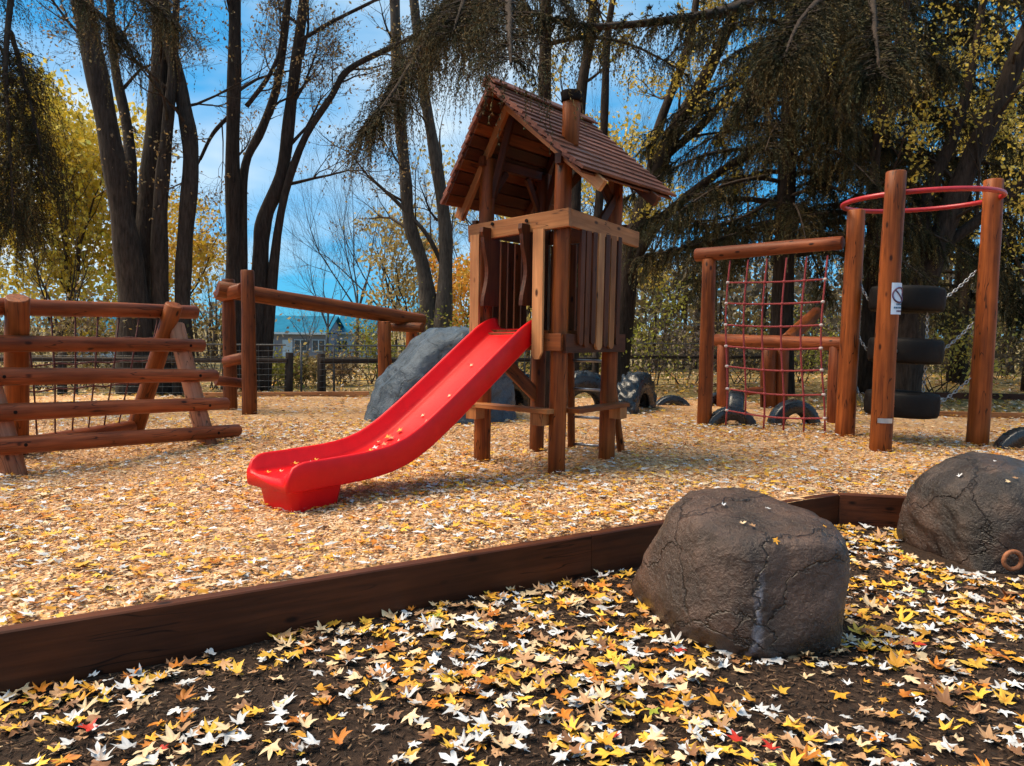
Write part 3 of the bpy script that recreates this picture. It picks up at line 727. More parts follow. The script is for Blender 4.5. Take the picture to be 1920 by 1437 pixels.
# ------------------------------------------------------------------ sloping balance beam between log posts
beam = thing('beam_climber', 'sloping log beam on four posts behind the left end of the slide', 'climber', G(466, 775))
pa = G(467, 777); pb = G(431, 767); 
log('post', pa - UZ * .15, pa + V3(.0, 0, 2.34), .118, .11, 'log', beam)
log('post', pb - UZ * .15, pb + V3(.0, 0, 2.24), .118, .11, 'log', beam)
b0 = P(408, 540, 12.95); b1 = P(795, 604, 14.9)
log('beam', b0, b1, .145, .13, 'log', beam)
pc = P(721, 600, 14.35); pd = P(771, 598, 15.2)
log('post', V3(pc[0], pc[1], -.15), V3(pc[0], pc[1], 1.56), .13, .12, 'log', beam)
log('post', V3(pd[0], pd[1] - .0, -.15), V3(pd[0], pd[1], 1.72), .12, .115, 'log', beam)
log('cross_log', P(700, 606, 14.9) + V3(.2, 0, -.06), P(792, 614, 14.5), .10, .09, 'brown_board', beam)
log('cross_log', P(412, 552, 13.25), P(456, 543, 12.75), .12, .11, 'log_red', beam)
log('cross_log', P(404, 713, 12.6), P(462, 721, 12.98), .085, .08, 'log_red', beam)
log('cross_log', P(424, 678, 13.3), P(462, 672, 13.05), .10, .10, 'log_red', beam)

# ------------------------------------------------------------------ three posts with a red ring and stacked tires
r1, r2, r3 = G(1583, 821), G(1652, 846), G(1832, 833)
ringo = thing('tire_climber', 'three log posts joined by a red ring with stacked tires hung between them', 'climber', (r1 + r2 + r3) / 3)
ZT = 3.12
log('post', r1 - UZ * .15, r1 + V3(.03, .0, ZT - .03), .125, .115, 'log', ringo)
log('post', r2 - UZ * .15, r2 + V3(.03, .0, 3.36), .125, .115, 'log', ringo)
log('post', r3 - UZ * .15, r3 + V3(.03, .0, 3.42), .13, .12, 'log', ringo)
cx_, cy_ = 5.26, 10.15; RRI = 0.94
m = MB(); m.tube([V3(cx_ + RRI * math.cos(a), cy_ + RRI * math.sin(a) * .92, ZT + .03 + .03 * math.cos(a)) for a in np.linspace(0, 2 * math.pi, 48, endpoint=False)], .032, 10, closed=True)
m.build('ring', 'ring_red', ringo, True)
def tire_mesh(name, R, w, hole, lug=0.0, nl=24, seg=60, chev=False, mat='rubber_wet'):
    """tyre lathed about local Z; open in the middle"""
    pr = []; hw = w / 2; sec = R - hole
    for a in np.linspace(0, 1, 9): pr.append((hole + .02 + (R - .05 - hole) * a, -hw * (0.80 + .2 * math.sin(a * math.pi * .8))))
    tread = [(R - .022, -hw * .93), (R - .004, -hw * .72), (R, -hw * .4), (R + .004, 0), (R, hw * .4), (R - .004, hw * .72), (R - .022, hw * .93)]
    out_ = pr + tread + [(r, -z) for r, z in pr[::-1]] + [(hole + .0, hw * .74), (hole + .06, hw * .6), (R - .06, hw * .5), (R - .05, -hw * .5), (hole + .06, -hw * .6), (hole, -hw * .74)]
    n = len(out_); m = MB(); t0, t1 = len(pr), len(pr) + len(tread)
    for i in range(seg):
        a = 2 * math.pi * i / seg
        for k, (r, z) in enumerate(out_):
            rr = r
            if lug and t0 <= k < t1:
                ph = i / seg * nl + (abs(z) / hw * (1.2 if chev else .5)) + (.5 if (chev and z > 0) else 0)
                rr = r + (lug if (ph % 1.0) < .5 else 0)
            m.v.append((rr * math.cos(a), rr * math.sin(a), z))
    for i in range(seg):
        j = (i + 1) % seg
        for k in range(n):
            k2 = (k + 1) % n; m.f.append((i * n + k, j * n + k, j * n + k2, i * n + k2))
    me = m.mesh(name, True); bm_recalc(me); me.materials.append(MATS[mat]); return me
tm = tire_mesh('tire', .445, .33, .22, lug=.006, nl=40, seg=80, mat='rubber')
tcs = []
for (px, py) in ((1700, 562), (1697, 658), (1690, 757)):
    c_ = P(px, py, 10.18); tcs.append(c_)
    o = link('tire', tm, None, ringo, Matrix.Translation(Vector(c_)) @ Matrix.Rotation(R_(2), 4, 'Y'))
def chain(name, a, b_, sag, parent, link_l=.06, wr=.007, mat='chain_steel'):
    L = np.linalg.norm(b_ - a); n = max(4, int(L / (link_l * .72))); m = MB()
    for i in range(n):
        f = (i + .5) / n; p = a * (1 - f) + b_ * f - UZ * sag * 4 * f * (1 - f); d = nrm(b_ - a - UZ * sag * 4 * (1 - 2 * f))
        x = nrm(np.cross(d, V3(.2, .3, 1))); y = np.cross(d, x); s = x if i % 2 else y
        pts = [p + d * link_l / 2 * math.cos(q) + s * link_l * .28 * math.sin(q) for q in np.linspace(0, 2 * math.pi, 8, endpoint=False)]
        m.tube(pts, wr, 5, closed=True)
    return m.build(name, mat, parent, True)
zc = [c_[2] for c_ in tcs]
for c_, (dz1, dz3) in zip(tcs, ((.22, .38), (.20, .38), (.2, .35))):
    dr = nrm((r3 - c_) * V3(1, 1, 0)); chain('chain', c_ + dr * .45 + UZ * .0, V3(r3[0], r3[1], c_[2] + dz3) - dr * .12, .02, ringo)
    dr = nrm((r1 - c_) * V3(1, 1, 0)); chain('chain', c_ + dr * .45, V3(r1[0], r1[1], c_[2] + dz1) - dr * .12, .02, ringo)
    dr = nrm((r2 - c_) * V3(1, 1, 0)); chain('chain', c_ + dr * .44, V3(r2[0], r2[1], c_[2] + .05) - dr * .11, .01, ringo)
for i in range(2):
    for s in (-1, 1): chain('chain', tcs[i] + V3(s * .28, 0, -.16), tcs[i + 1] + V3(s * .28, 0, .16), 0, ringo)
# curved warning sign on the nearest post
def curved(name, r, a0, a1, z0, z1, c_, mat, parent, n=10, th=.003):
    m = MB()
    for i in range(n + 1):
        a = a0 + (a1 - a0) * i / n
        for rr in (r, r + th):
            for z in (z0, z1): m.v.append((c_[0] + rr * math.sin(a), c_[1] - rr * math.cos(a), z))
    for i in range(n):
        b0_ = i * 4; b1_ = b0_ + 4
        m.f += [(b0_ + 2, b1_ + 2, b1_ + 3, b0_ + 3), (b0_, b0_ + 1, b1_ + 1, b1_), (b0_ + 1, b0_ + 3, b1_ + 3, b1_ + 1), (b0_, b1_, b1_ + 2, b0_ + 2)]
    m.f += [(0, 2, 3, 1), (n * 4, n * 4 + 1, n * 4 + 3, n * 4 + 2)]
    return m.build(name, mat, parent)
rs_ = .124; cs = r2 + V3(.018, 0, 0); zs0, zs1 = P(1672, 590, 9.3)[2], P(1672, 531, 9.3)[2]
sg = curved('warning_sign', rs_ + .003, R_(-16), R_(72), zs0, zs1, cs, 'sign_white', ringo)
ac, zcn, rad = R_(30), zs1 - .145, .088
m = MB(); m.tube([V3(cs[0] + (rs_ + .009) * math.sin(ac + rad / rs_ * math.cos(q)), cs[1] - (rs_ + .009) * math.cos(ac + rad / rs_ * math.cos(q)), zcn + rad * math.sin(q)) for q in np.linspace(0, 2 * math.pi, 24, endpoint=False)], .011, 5, closed=True)
m.tube([V3(cs[0] + (rs_ + .009) * math.sin(ac + q / rs_), cs[1] - (rs_ + .009) * math.cos(ac + q / rs_), zcn - q) for q in np.linspace(-.062, .062, 7)], .009, 5)
m.build('prohibition_symbol', 'sign_ink', sg, True)
for j, (a0, a1, zo) in enumerate(((12, 60, -.255), (-2, 64, -.295), (14, 54, -.335))):
    aa = a0
    while aa < a1:
        wl = 5 + (j * 7 + aa * 3) % 5; curved('lettering', rs_ + .0065, R_(aa), R_(min(aa + wl, a1)), zs1 + zo - .011, zs1 + zo + .011, cs, 'sign_blue' if j < 2 else 'sign_ink', sg, n=2, th=.002); aa += wl + 3
curved('metal_plate', .128, R_(-50), R_(30), P(1655, 793, 9.3)[2], P(1655, 784, 9.3)[2], r2, 'steel', ringo)

# ------------------------------------------------------------------ rope net frame
na = G(1320, 796); nb = r1
netf = thing('net_climber', 'red rope net hung from a level log beam between posts', 'climber', (na + nb) / 2)
zb = 2.60
log('post', na - UZ * .15, na + UZ * (zb - .06), .11, .105, 'log', netf)
dn = nrm((nb - na) * V3(1, 1, 0)); nn_ = V3(-dn[1], dn[0], 0); ln = float(np.linalg.norm((nb - na)[:2]))
log('beam', na + UZ * (zb + .02) - dn * .22, na + dn * (ln - .12) + UZ * (zb + .05), .10, .095, 'log_red', netf)
def npt(f, z):                                              # net sags inwards low down and leans on its anchor
    return na + dn * (ln * (.17 + .68 * f) + .06 * math.sin(z * 2.1 + f) * (1 - z / zb)) - nn_ * (.10 * math.sin(max(0, (zb - z)) / zb * math.pi)) + UZ * z
cols_, rows_ = 6, [2.17, 1.86, 1.54, 1.22, .92, .58, .25]
for i in range(cols_):
    f = i / (cols_ - 1); zz_ = np.linspace(2.50, .02 if i % 2 == 0 or i > 2 else .20, 14)
    m = MB(); m.tube([npt(f, z) for z in zz_], .013, 6); m.build('net_rope', 'rope_red', netf, True)
for z in rows_:
    m = MB(); m.tube([npt(f, z - .035 * math.sin(f * math.pi) * (1.5 - z / 2)) for f in np.linspace(-.02, 1.02, 12)], .013, 6); m.build('net_rope', 'rope_red', netf, True)
    for i in range(cols_):
        f = i / (cols_ - 1); c_ = npt(f, z - .035 * math.sin(f * math.pi) * (1.5 - z / 2)); m = MB(); m.tube([c_ - dn * .028, c_ - dn * .01, c_ + dn * .01, c_ + dn * .028], [.012, .024, .024, .012], 7)
        m.build('net_clip', 'clip' if i in (0, cols_ - 1) else 'rope_red', netf, True)

# low log frame behind the net
hl, hr = G(1353, 762), G(1563, 790)
lowf = thing('log_trestle', 'low frame of red logs standing behind the rope net', 'climber', (hl + hr) / 2)
dl = nrm((hr - hl) * V3(1, 1, 0))
log('post', hl - UZ * .1, hl + UZ * 1.20, .115, .11, 'log_red', lowf); log('post', hr - UZ * .1, hr + UZ * 1.22, .11, .105, 'log_red', lowf)
log('beam', hl - dl * .2 + UZ * 1.27, hr + dl * .15 + UZ * 1.27, .12, .115, 'log_red', lowf)
for px, r in ((1440, .15), (1463, .15)):
    g = G(px, 762); log('post', g - UZ * .1, g + UZ * (1.12 if px == 1440 else 1.2), r, r * .95, 'log', lowf)
ce = P(1475, 641, 13.55); log('cross_log', ce, P(1530, 585, 16.5), .13, .12, 'log', lowf)
log('cross_log', P(1400, 735, 14.9), P(1452, 730, 15.2), .075, .07, 'log_red', lowf)

# ------------------------------------------------------------------ half-buried tires
def put_tire(me, px, py, yaw, label, zc_=0.0, Y=None, tilt=90):
    g = G(px, py) if Y is None else V3(P(px, py, Y)[0], Y, 0)
    M = Matrix.Translation(Vector((g[0], g[1] , zc_))) @ Matrix.Rotation(R_(yaw), 4, 'Z') @ Matrix.Rotation(R_(tilt), 4, 'X')
    o = link('half_buried_tire', me, None, None, M); tag(o, label, 'tire', 'tires set in the wood chips'); return o
tA = tire_mesh('half_buried_tire', .40, .26, .20, lug=.008, nl=36, seg=72)
tB = tire_mesh('half_buried_tire', .62, .42, .30, lug=.075, nl=14, seg=112, chev=True)
tC = tire_mesh('half_buried_tire', .33, .22, .19, lug=.006, nl=36, seg=60)
put_tire(tA, 1488, 796, 8, 'black tire arch standing upright under the right part of the rope net', -.02)
put_tire(tA, 1371, 797, -4, 'black tire arch beside the left post of the rope net', -.12)
put_tire(tA, 1380, 778, 72, 'upright black tire seen edge-on behind the tire arch at the net post', .02)
put_tire(tB, 1192, 768, 62, 'tall knobbly tractor tire standing just right of the playhouse tower', .0)
put_tire(tA, 1260, 761, 2, 'low black tire hump on the chips between tower and net', -.20)
put_tire(tB, 948, 763, 38, 'big knobbly tractor tire seen under the tower behind the bench board', .05)
put_tire(tB, 1092, 765, 15, 'tractor tire half hidden behind the front tower post', .0)
put_tire(tA, 1345, 760, 20, 'dark tire stub behind the left net post', -.16)
put_tire(tA, 1928, 842, -10, 'black tire hump cut by the right edge of the picture', -.13)

# ------------------------------------------------------------------ fences
def fence(pts, label, h=.98, step=2.35, thin=True):
    f = thing('wire_fence', label, 'fence', np.append((np.array(pts[0]) + np.array(pts[-1])) / 2, -.05), 'wooden post and wire fences behind the play area')
    rf = random.Random(len(label))
    for a, b_ in zip(pts[:-1], pts[1:]):
        a = np.array(a); b_ = np.array(b_); L = np.linalg.norm(b_ - a); n = max(1, round(L / step)); prev = None
        zf = lambda q: float(gz(q[0], q[1]))
        for i in range(n + 1):
            q = a + (b_ - a) * i / n; z0 = zf(q); lean = rf.uniform(-.04, .04)
            log('post', V3(q[0], q[1], z0 - .1), V3(q[0] + lean, q[1], z0 + h * rf.uniform(.92, 1.0)), .10, .085, 'fence_wood', f, sides=8)
            if thin:
                q2 = q + (b_ - a) / L * .28; m = MB(); m.tube([V3(q2[0], q2[1], z0 - .1), V3(q2[0], q2[1], z0 + h * 1.16)], .026, 6); m.build('metal_post', 'wire', f, True)
        log('rail', V3(a[0], a[1] - .09, zf(a) + h * .78), V3(b_[0], b_[1] - .09, zf(b_) + h * .78), .055, .05, 'fence_wood', f, sides=8)
        m = MB()
        for zz in np.linspace(.06, 1.12, 9): m.tube([V3(a[0], a[1] - .16, zf(a) + h * zz), V3(b_[0], b_[1] - .16, zf(b_) + h * zz)], .006 if zz < 1.1 else .018, 4)
        for k in range(int(L / .2)):
            q = a + (b_ - a) * (k + .5) * .2 / L; m.tube([V3(q[0], q[1] - .16, zf(q)), V3(q[0], q[1] - .16, zf(q) + h * 1.12)], .004, 3, cap=False)
        me_o = m.build('wire_mesh', 'wire', f); 
fence([(-16.5, 15.6), (-4.9, 16.9)], 'dark post and wire fence behind the log climber and left of the beam')
fence([(-4.2, 17.0), (2.2, 20.4)], 'dark post and wire fence between the beam and the playhouse tower')
fence([(2.9, 20.9), (7.8, 22.3)], 'dark post and wire fence right of the playhouse tower', h=1.05)

# ------------------------------------------------------------------ houses far behind
def house(name, label, px0, px1, y_ridge, y_eave, Y, depth, wallm, roofm, zbase, wins, wing=None):
    a = P(px0, y_eave, Y); b_ = P(px1, y_eave, Y); zr = P((px0 + px1) / 2, y_ridge, Y)[2]; ze = (a[2] + b_[2]) / 2
    h = thing(name, label, 'house', ((a[0] + b_[0]) / 2, Y + depth / 2, zbase))
    m = MB(); m.box(((a[0] + b_[0]) / 2, Y + depth / 2, (zbase + ze) / 2), ((b_[0] - a[0]) / 2 - .3, depth / 2, (ze - zbase) / 2 + .1)); 
    w_ = m.build('wall', wallm, h)
    m = MB(); x0, x1 = a[0] - .1, b_[0] + .1; y0, y1, ym = Y - .5, Y + depth + .5, Y + depth / 2
    vs = [(x0, y0, ze - .02), (x1, y0, ze - .02), (x1, ym, zr), (x0, ym, zr), (x0, y1, ze - .02), (x1, y1, ze - .02)]; vs += [(x, y, z + .16) for x, y, z in vs]
    m.add(vs, [(0, 3, 2, 1), (3, 4, 5, 2), (6, 7, 8, 9), (9, 8, 11, 10), (0, 1, 7, 6), (4, 10, 11, 5), (0, 6, 9, 3), (3, 9, 10, 4), (1, 2, 8, 7), (2, 5, 11, 8)])
    rf = m.build('roof', roofm, h)
    for gx in (a[0] + .32, b_[0] - .32):
        m = MB(); m.add([(gx + q * .02, yy, zz_) for q in (-1, 1) for yy, zz_ in ((Y + .05, ze), (Y + depth - .05, ze), (ym, zr - .1))], [(0, 2, 1), (3, 4, 5), (0, 1, 4, 3), (1, 2, 5, 4), (2, 0, 3, 5)]); m.build('gable', wallm, h)
    m = MB(); m.box(((x0 + x1) / 2, y0 - .03, ze + .04), ((x1 - x0) / 2, .02, .10)); m.build('fascia', 'wall_white', rf)
    for (fx, wx, z0, hh, kind) in wins:
        X = x0 + (x1 - x0) * fx; m = MB(); m.box((X, Y - .03, zbase + z0 + hh / 2), (wx / 2, .05, hh / 2)); wn = m.build(kind, 'wall_white', h)
        if kind == 'window':
            for s in (-1, 1):
                m = MB(); m.box((X + s * wx / 4, Y - .075, zbase + z0 + hh / 2), (wx / 4 - .05, .02, hh / 2 - .07)); m.build('pane', 'glass_dark', wn)
    return h
house('house', 'low house with teal blue roof beyond the fence, under the sloping beam', 484, 616, 594, 626, 78, 8, 'wall_mauve', 'roof_blue', -1.75, [(.14, 1.4, .9, 1.2, 'window'), (.42, 1.0, .05, 2.0, 'door'), (.60, 1.3, .9, 1.2, 'window'), (.85, 1.3, .9, 1.2, 'window')])
house('house', 'darker blue roofed house wing beyond the fence, beside the teal house', 628, 700, 590, 626, 84, 8, 'wall_white', 'roof_blue', -1.75, [(.2, 1.2, .9, 1.1, 'window'), (.62, 1.2, .9, 1.1, 'window')])
house('house', 'small pale blue house glimpsed through the log climber net', 118, 245, 588, 622, 74, 8, 'wall_white', 'roof_blue', -1.7, [(.3, 1.2, .9, 1.1, 'window'), (.7, 1.2, .9, 1.1, 'window')])

# ------------------------------------------------------------------ trees
def rot_dir(d, ang, rng):
    d = nrm(d); h = V3(0, 0, 1) if abs(d[2]) < .9 else V3(1, 0, 0); x = nrm(np.cross(d, h)); y = np.cross(d, x); a = rng.uniform(0, 2 * math.pi)
    return nrm(d * math.cos(ang) + (x * math.cos(a) + y * math.sin(a)) * math.sin(ang))
def grow(segs, tips, p, d, L, r, depth, rng, upw=.10, spread=.7, kids=2, wander=.16):
    n = 4 if depth > 0 else 3
    for i in range(n):
        d = nrm(d + V3(rng.gauss(0, wander), rng.gauss(0, wander), rng.gauss(0, wander) + upw))
        q = p + d * L / n; r2 = max(r * (.80 if depth else .7), .0022)
        segs.append((p, q, r, r2)); p, r = q, r2
        if depth > 0 and i > 0:
            for _ in range(kids):
                if rng.random() < .8: grow(segs, tips, p, rot_dir(d, rng.uniform(.35, spread), rng), L * rng.uniform(.42, .66), r * .55, depth - 1, rng, upw, spread, kids, wander)
        elif depth == 0: tips.append(p)
    if depth > 0: grow(segs, tips, p, d, L * .6, r * .8, depth - 1, rng, upw, spread, kids, wander)
def quads_np(pos, size, rng, colr, flat=0.0, aspect=.6):
    n = len(pos); a = rng.normal(size=(n, 3)); a[:, 2] *= (1 - flat); a /= np.linalg.norm(a, axis=1, keepdims=True)
    b_ = np.cross(a, rng.normal(size=(n, 3))); b_ /= np.linalg.norm(b_, axis=1, keepdims=True)
    a *= size[:, None]; b_ *= size[:, None] * aspect
    V = np.stack([pos - a, pos + b_, pos + a, pos - b_], 1).reshape(-1, 3)
    F = np.arange(4 * n).reshape(n, 4); C = np.repeat(colr, 4, 0); return V, F, C
def pal_pick(rng, n, pal, jit=.18):
    p = np.array(pal); i = rng.integers(0, len(p), n); return np.clip(p[i] * (1 + rng.normal(size=(n, 1)) * jit), .003, 1)
def leaf_object(name, pos, size, seed, pal, parent, mat='foliage', aspect=.6):
    rng = np.random.default_rng(seed); n = len(pos)
    V, F, C = quads_np(np.asarray(pos), size * rng.uniform(.6, 1.3, n), rng, pal_pick(rng, n, pal), aspect=aspect)
    me = mesh_np(name, V, F, 4, C); return finish(name, me, mat, parent)
def finish(name, me, mat, parent):
    me.transform(parent_world(parent).inverted()); return link_local(name, me, mat, parent)
def spray(tips, k, rad, seed):
    rng = np.random.default_rng(seed); t_ = np.repeat(np.array(tips), k, 0); return t_ + rng.normal(size=t_.shape) * rad
def densify(path, rad, n=4):
    """Catmull-Rom through the given points"""
    pts = [np.asarray(p, float) for p in path]; out_, ro = [], []
    for i in range(len(pts) - 1):
        p0 = pts[max(i - 1, 0)]; p1 = pts[i]; p2 = pts[i + 1]; p3 = pts[min(i + 2, len(pts) - 1)]
        for k in range(n):
            t_ = k / n; out_.append(.5 * ((2 * p1) + (-p0 + p2) * t_ + (2 * p0 - 5 * p1 + 4 * p2 - p3) * t_ ** 2 + (-p0 + 3 * p1 - 3 * p2 + p3) * t_ ** 3)); ro.append(rad[i] + (rad[i + 1] - rad[i]) * t_)
    out_.append(pts[-1]); ro.append(rad[-1]); return out_, ro
def stem_tree(name, label, Y, stems, barkm, seed, group, leafpal=None, leafn=3, twig_depth=3, leafsize=.05, kids=2, blen=2.0, top=11.0, start=.35, twigm='bark_twig', every=3):
    rng = random.Random(seed)
    b0_ = P(stems[0][0][0], stems[0][0][1], Y); root = thing(name, label, 'tree', V3(b0_[0], b0_[1], float(gz(b0_[0], b0_[1]))), group)
    segs, tips = [], []
    tr = None; mbt = MB()
    for st in stems:
        y0 = Y + rng.uniform(-.25, .25); dy = rng.uniform(-1.2, 1.2)
        npt_ = len(st); path = [P(x, y, y0 + dy * i / npt_) for i, (x, y, w_) in enumerate(st)]; rad = [w_ * .9 * Y / FPX / 2 for (x, y, w_) in st]
        if st[0][1] > 650: path[0][2] = float(gz(path[0][0], path[0][1])) - .15; rad[0] *= 1.25
        if len(path) > 3 or path[-1][2] > 6:
            dlast = nrm(path[-1] - path[-2] + V3(0, 0, .6)); ext = max(0, top - path[-1][2])
            if ext > 1 and st[-1][1] < 60: path += [path[-1] + dlast * ext * .5, path[-1] + dlast * ext + V3(rng.uniform(-.5, .5), 0, 0)]; rad += [rad[-1] * .6, rad[-1] * .25]
        dp, dr = densify(path, rad, 5)
        dr = [r * (1 + .06 * math.sin(i * 1.3 + seed)) for i, r in enumerate(dr)]
        mbt.tube(dp, dr, 10)
        for i in range(int(len(dp) * start), len(dp) - 1, every):
            if dp[i][2] < 2.2: continue
            d = nrm(dp[i + 1] - dp[i]); f = 1 - i / len(dp)
            grow(segs, tips, dp[i], rot_dir(d, rng.uniform(.5, 1.1), rng), blen * rng.uniform(.5, 1.15) * (.5 + f * .6), min(dr[i] * .40, .05), twig_depth, rng, .06, .8, kids)
        grow(segs, tips, dp[-1], nrm(dp[-1] - dp[-2]), blen * .8, dr[-1] * .8, twig_depth, rng)
    mbt.build('trunk', barkm, root, True)
    if segs: finish('branches', seg_mesh('branches', segs, 4), twigm, root)
    if leafn == 1: tips = tips[::4]
    if leafpal and tips: leaf_object('crown', spray(tips, leafn, .12, seed), leafsize, seed, leafpal, root)
    return root
GT = 'trees around the playground'
YEL = [(.72, .50, .06), (.62, .44, .08), (.78, .58, .14), (.50, .38, .07)]
TAN = [(.34, .22, .10), (.26, .16, .08), (.44, .30, .12), (.20, .14, .07)]
stem_tree('maple_tree', 'broad grey brown tree with five stems fanning from one base behind the log climber', 17.2, [
    [(262, 750, 80), (250, 560, 60), (228, 400, 44), (200, 230, 42), (165, 60, 40), (140, -80, 36)],
    [(268, 740, 46), (262, 540, 44), (276, 400, 44), (292, 250, 42), (302, 100, 38), (300, -60, 30)],
    [(305, 750, 44), (300, 560, 36), (300, 400, 30), (312, 260, 24), (322, 150, 18), (330, 20, 14)],
    [(346, 750, 46), (342, 580, 32), (347, 450, 32), (358, 300, 32), (345, 200, 30), (318, 80, 26), (300, -40, 20)],
    [(243, 520, 30), (246, 380, 26), (240, 250, 22), (215, 120, 18), (205, -30, 14)]], 'bark_mid', 4, GT, TAN, 1, 3, .040, kids=2, blen=2.2, start=.45)
stem_tree('maple_tree', 'dark tree with four slender stems rising behind the tall beam posts', 18.2, [
    [(437, 750, 42), (439, 500, 32), (436, 300, 28), (440, 100, 26), (440, -60, 20)],
    [(452, 745, 24), (456, 420, 16), (460, 310, 17), (492, 240, 18), (522, 150, 16), (540, 0, 14), (545, -60, 12)],
    [(482, 750, 44), (488, 500, 34), (496, 410, 32), (528, 330, 27), (545, 200, 24), (560, 80, 22), (578, -60, 18)],
    [(494, 700, 24), (520, 440, 17), (562, 280, 15), (622, 180, 13), (655, 130, 13), (740, 86, 11), (800, 55, 7)],
    [(566, 75, 9), (625, 40, 8), (705, 0, 6), (760, -30, 4)],
    [(462, 200, 10), (500, 150, 9), (520, 110, 7)],
    [(438, 210, 9), (400, 250, 8), (375, 300, 6)]], 'bark_dark', 9, GT, TAN, 1, 3, .040, kids=2, blen=1.7, start=.35)
stem_tree('maple_tree', 'grey twin-stemmed tree rising behind the slide and rock mound', 22.5, [
    [(818, 700, 50), (797, 520, 30), (768, 420, 27), (760, 330, 25), (748, 200, 24), (742, 60, 22), (738, -60, 20)],
    [(822, 700, 44), (834, 540, 32), (834, 420, 28), (812, 270, 24), (792, 150, 20), (772, -40, 18)],
    [(830, 500, 10), (800, 440, 9), (745, 380, 8), (690, 330, 5)]], 'bark_grey', 15, GT, TAN, 1, 2, .05, kids=2, blen=2.0, start=.3)
stem_tree('maple_tree', 'dark leaning tree with forked limbs just right of the tower roof', 20.0, [
    [(1150, 735, 50), (1172, 560, 42), (1190, 440, 38), (1222, 350, 36), (1262, 250, 32), (1330, 130, 26), (1400, -30, 20)],
    [(1178, 520, 24), (1225, 430, 22), (1310, 352, 18), (1400, 290, 14), (1500, 230, 8)],
    [(1215, 370, 22), (1235, 240, 20), (1290, 90, 17), (1310, -40, 12)],
    [(1240, 300, 18), (1330, 220, 16), (1420, 110, 12)]], 'bark_dark', 21, GT, YEL, 3, 2, .05, kids=2, blen=1.8, start=.3)
stem_tree('maple_tree', 'slender tree with two thin stems rising behind the tower chimney', 19.0, [
    [(1068, 735, 34), (1076, 420, 26), (1088, 190, 23), (1108, 60, 21), (1114, -60, 18)],
    [(1100, 600, 20), (1128, 330, 17), (1134, 190, 16), (1140, 60, 14), (1160, -60, 10)]], 'bark_dark', 33, GT, YEL, 2, 2, .05, kids=2, blen=1.6, start=.4)
stem_tree('maple_tree', 'big rough-barked tree leaning out of the right edge behind the tire climber', 16.5, [
    [(1692, 742, 64), (1712, 600, 50), (1752, 480, 46), (1812, 320, 42), (1872, 195, 38), (1935, 40, 32), (2000, -120, 26)],
    [(1740, 510, 30), (1735, 380, 28), (1790, 250, 22), (1830, 90, 16), (1850, -60, 12)],
    [(1760, 470, 24), (1850, 400, 20), (1930, 330, 16), (2010, 280, 10)],
    [(1705, 640, 26), (1660, 480, 24), (1640, 330, 20), (1660, 180, 15), (1700, 20, 10)]], 'bark_dark', 41, GT, YEL, 3, 2, .045, kids=2, blen=2.0, start=.3, every=2)

# spruces: trunk, wood of the branches, hanging sprays of needles
OLIVE = [(.060, .044, .018), (.085, .060, .022), (.042, .032, .014), (.115, .080, .030), (.048, .048, .022)]
GREEN = [(.034, .034, .016), (.056, .050, .022), (.026, .026, .013), (.080, .060, .025)]
def strands(S, H, L, rng, K=22, nl=.075, nw=.016, pal=OLIVE, hang=1.0):
    n = len(S); t_ = np.linspace(.04, 1, K)[None, :, None]
    jit = rng.normal(size=(n, K, 3)) * .012
    hang = hang * rng.uniform(.55, 1.1, (n, 1, 1))
    pts = S[:, None, :] + H[:, None, :] * L[:, None, None] * (.55 * (1 - (1 - t_) ** 2)) - np.array([0, 0, 1.])[None, None] * L[:, None, None] * hang * (t_ ** 1.5) + jit
    tan = H[:, None, :] * (1.1 * (1 - t_)) - np.array([0, 0, 1.])[None, None] * 1.5 * t_ ** .5 * hang
    tan = tan / (np.linalg.norm(tan, axis=2, keepdims=True) + 1e-9)
    V, C = [], []
    base = pal_pick(rng, n, pal, .25)
    for rep in range(4):
        a = rng.normal(size=(n, K, 3)); a -= tan * (a * tan).sum(2, keepdims=True); a /= np.linalg.norm(a, axis=2, keepdims=True) + 1e-9
        bb = np.cross(tan, a); s = nl * rng.uniform(.6, 1.25, (n, K, 1)) * (1.12 - .5 * t_)
        tip = pts + (tan * .75 + a * .62) * s
        V.append(np.stack([pts - bb * nw * .5 - tan * s * .12, pts + bb * nw * .5, tip], 2)); C.append(np.repeat(np.repeat(base[:, None, None, :], K, 1), 3, 2) * rng.uniform(.75, 1.25, (n, K, 1, 1)) * (.7 + .75 * t_[:, :, :, None]))  # colour brightens along each strand, imitating light on the tips
    # the twig itself: a thin ribbon along the strand
    wv = np.cross(tan, np.array([.3, .9, .2])[None, None]); wv /= np.linalg.norm(wv, axis=2, keepdims=True) + 1e-9
    V.append(np.stack([pts[:, :-1] - wv[:, :-1] * .004, pts[:, :-1] + wv[:, :-1] * .004, pts[:, 1:]], 2)); C.append(np.repeat(np.repeat(base[:, None, None, :] * .7, K - 1, 1), 3, 2))
    V = np.concatenate([v.reshape(-1, 3) for v in V]); C = np.concatenate([c.reshape(-1, 3) for c in C])
    F = np.arange(len(V)).reshape(-1, 3)
    return V, F, C
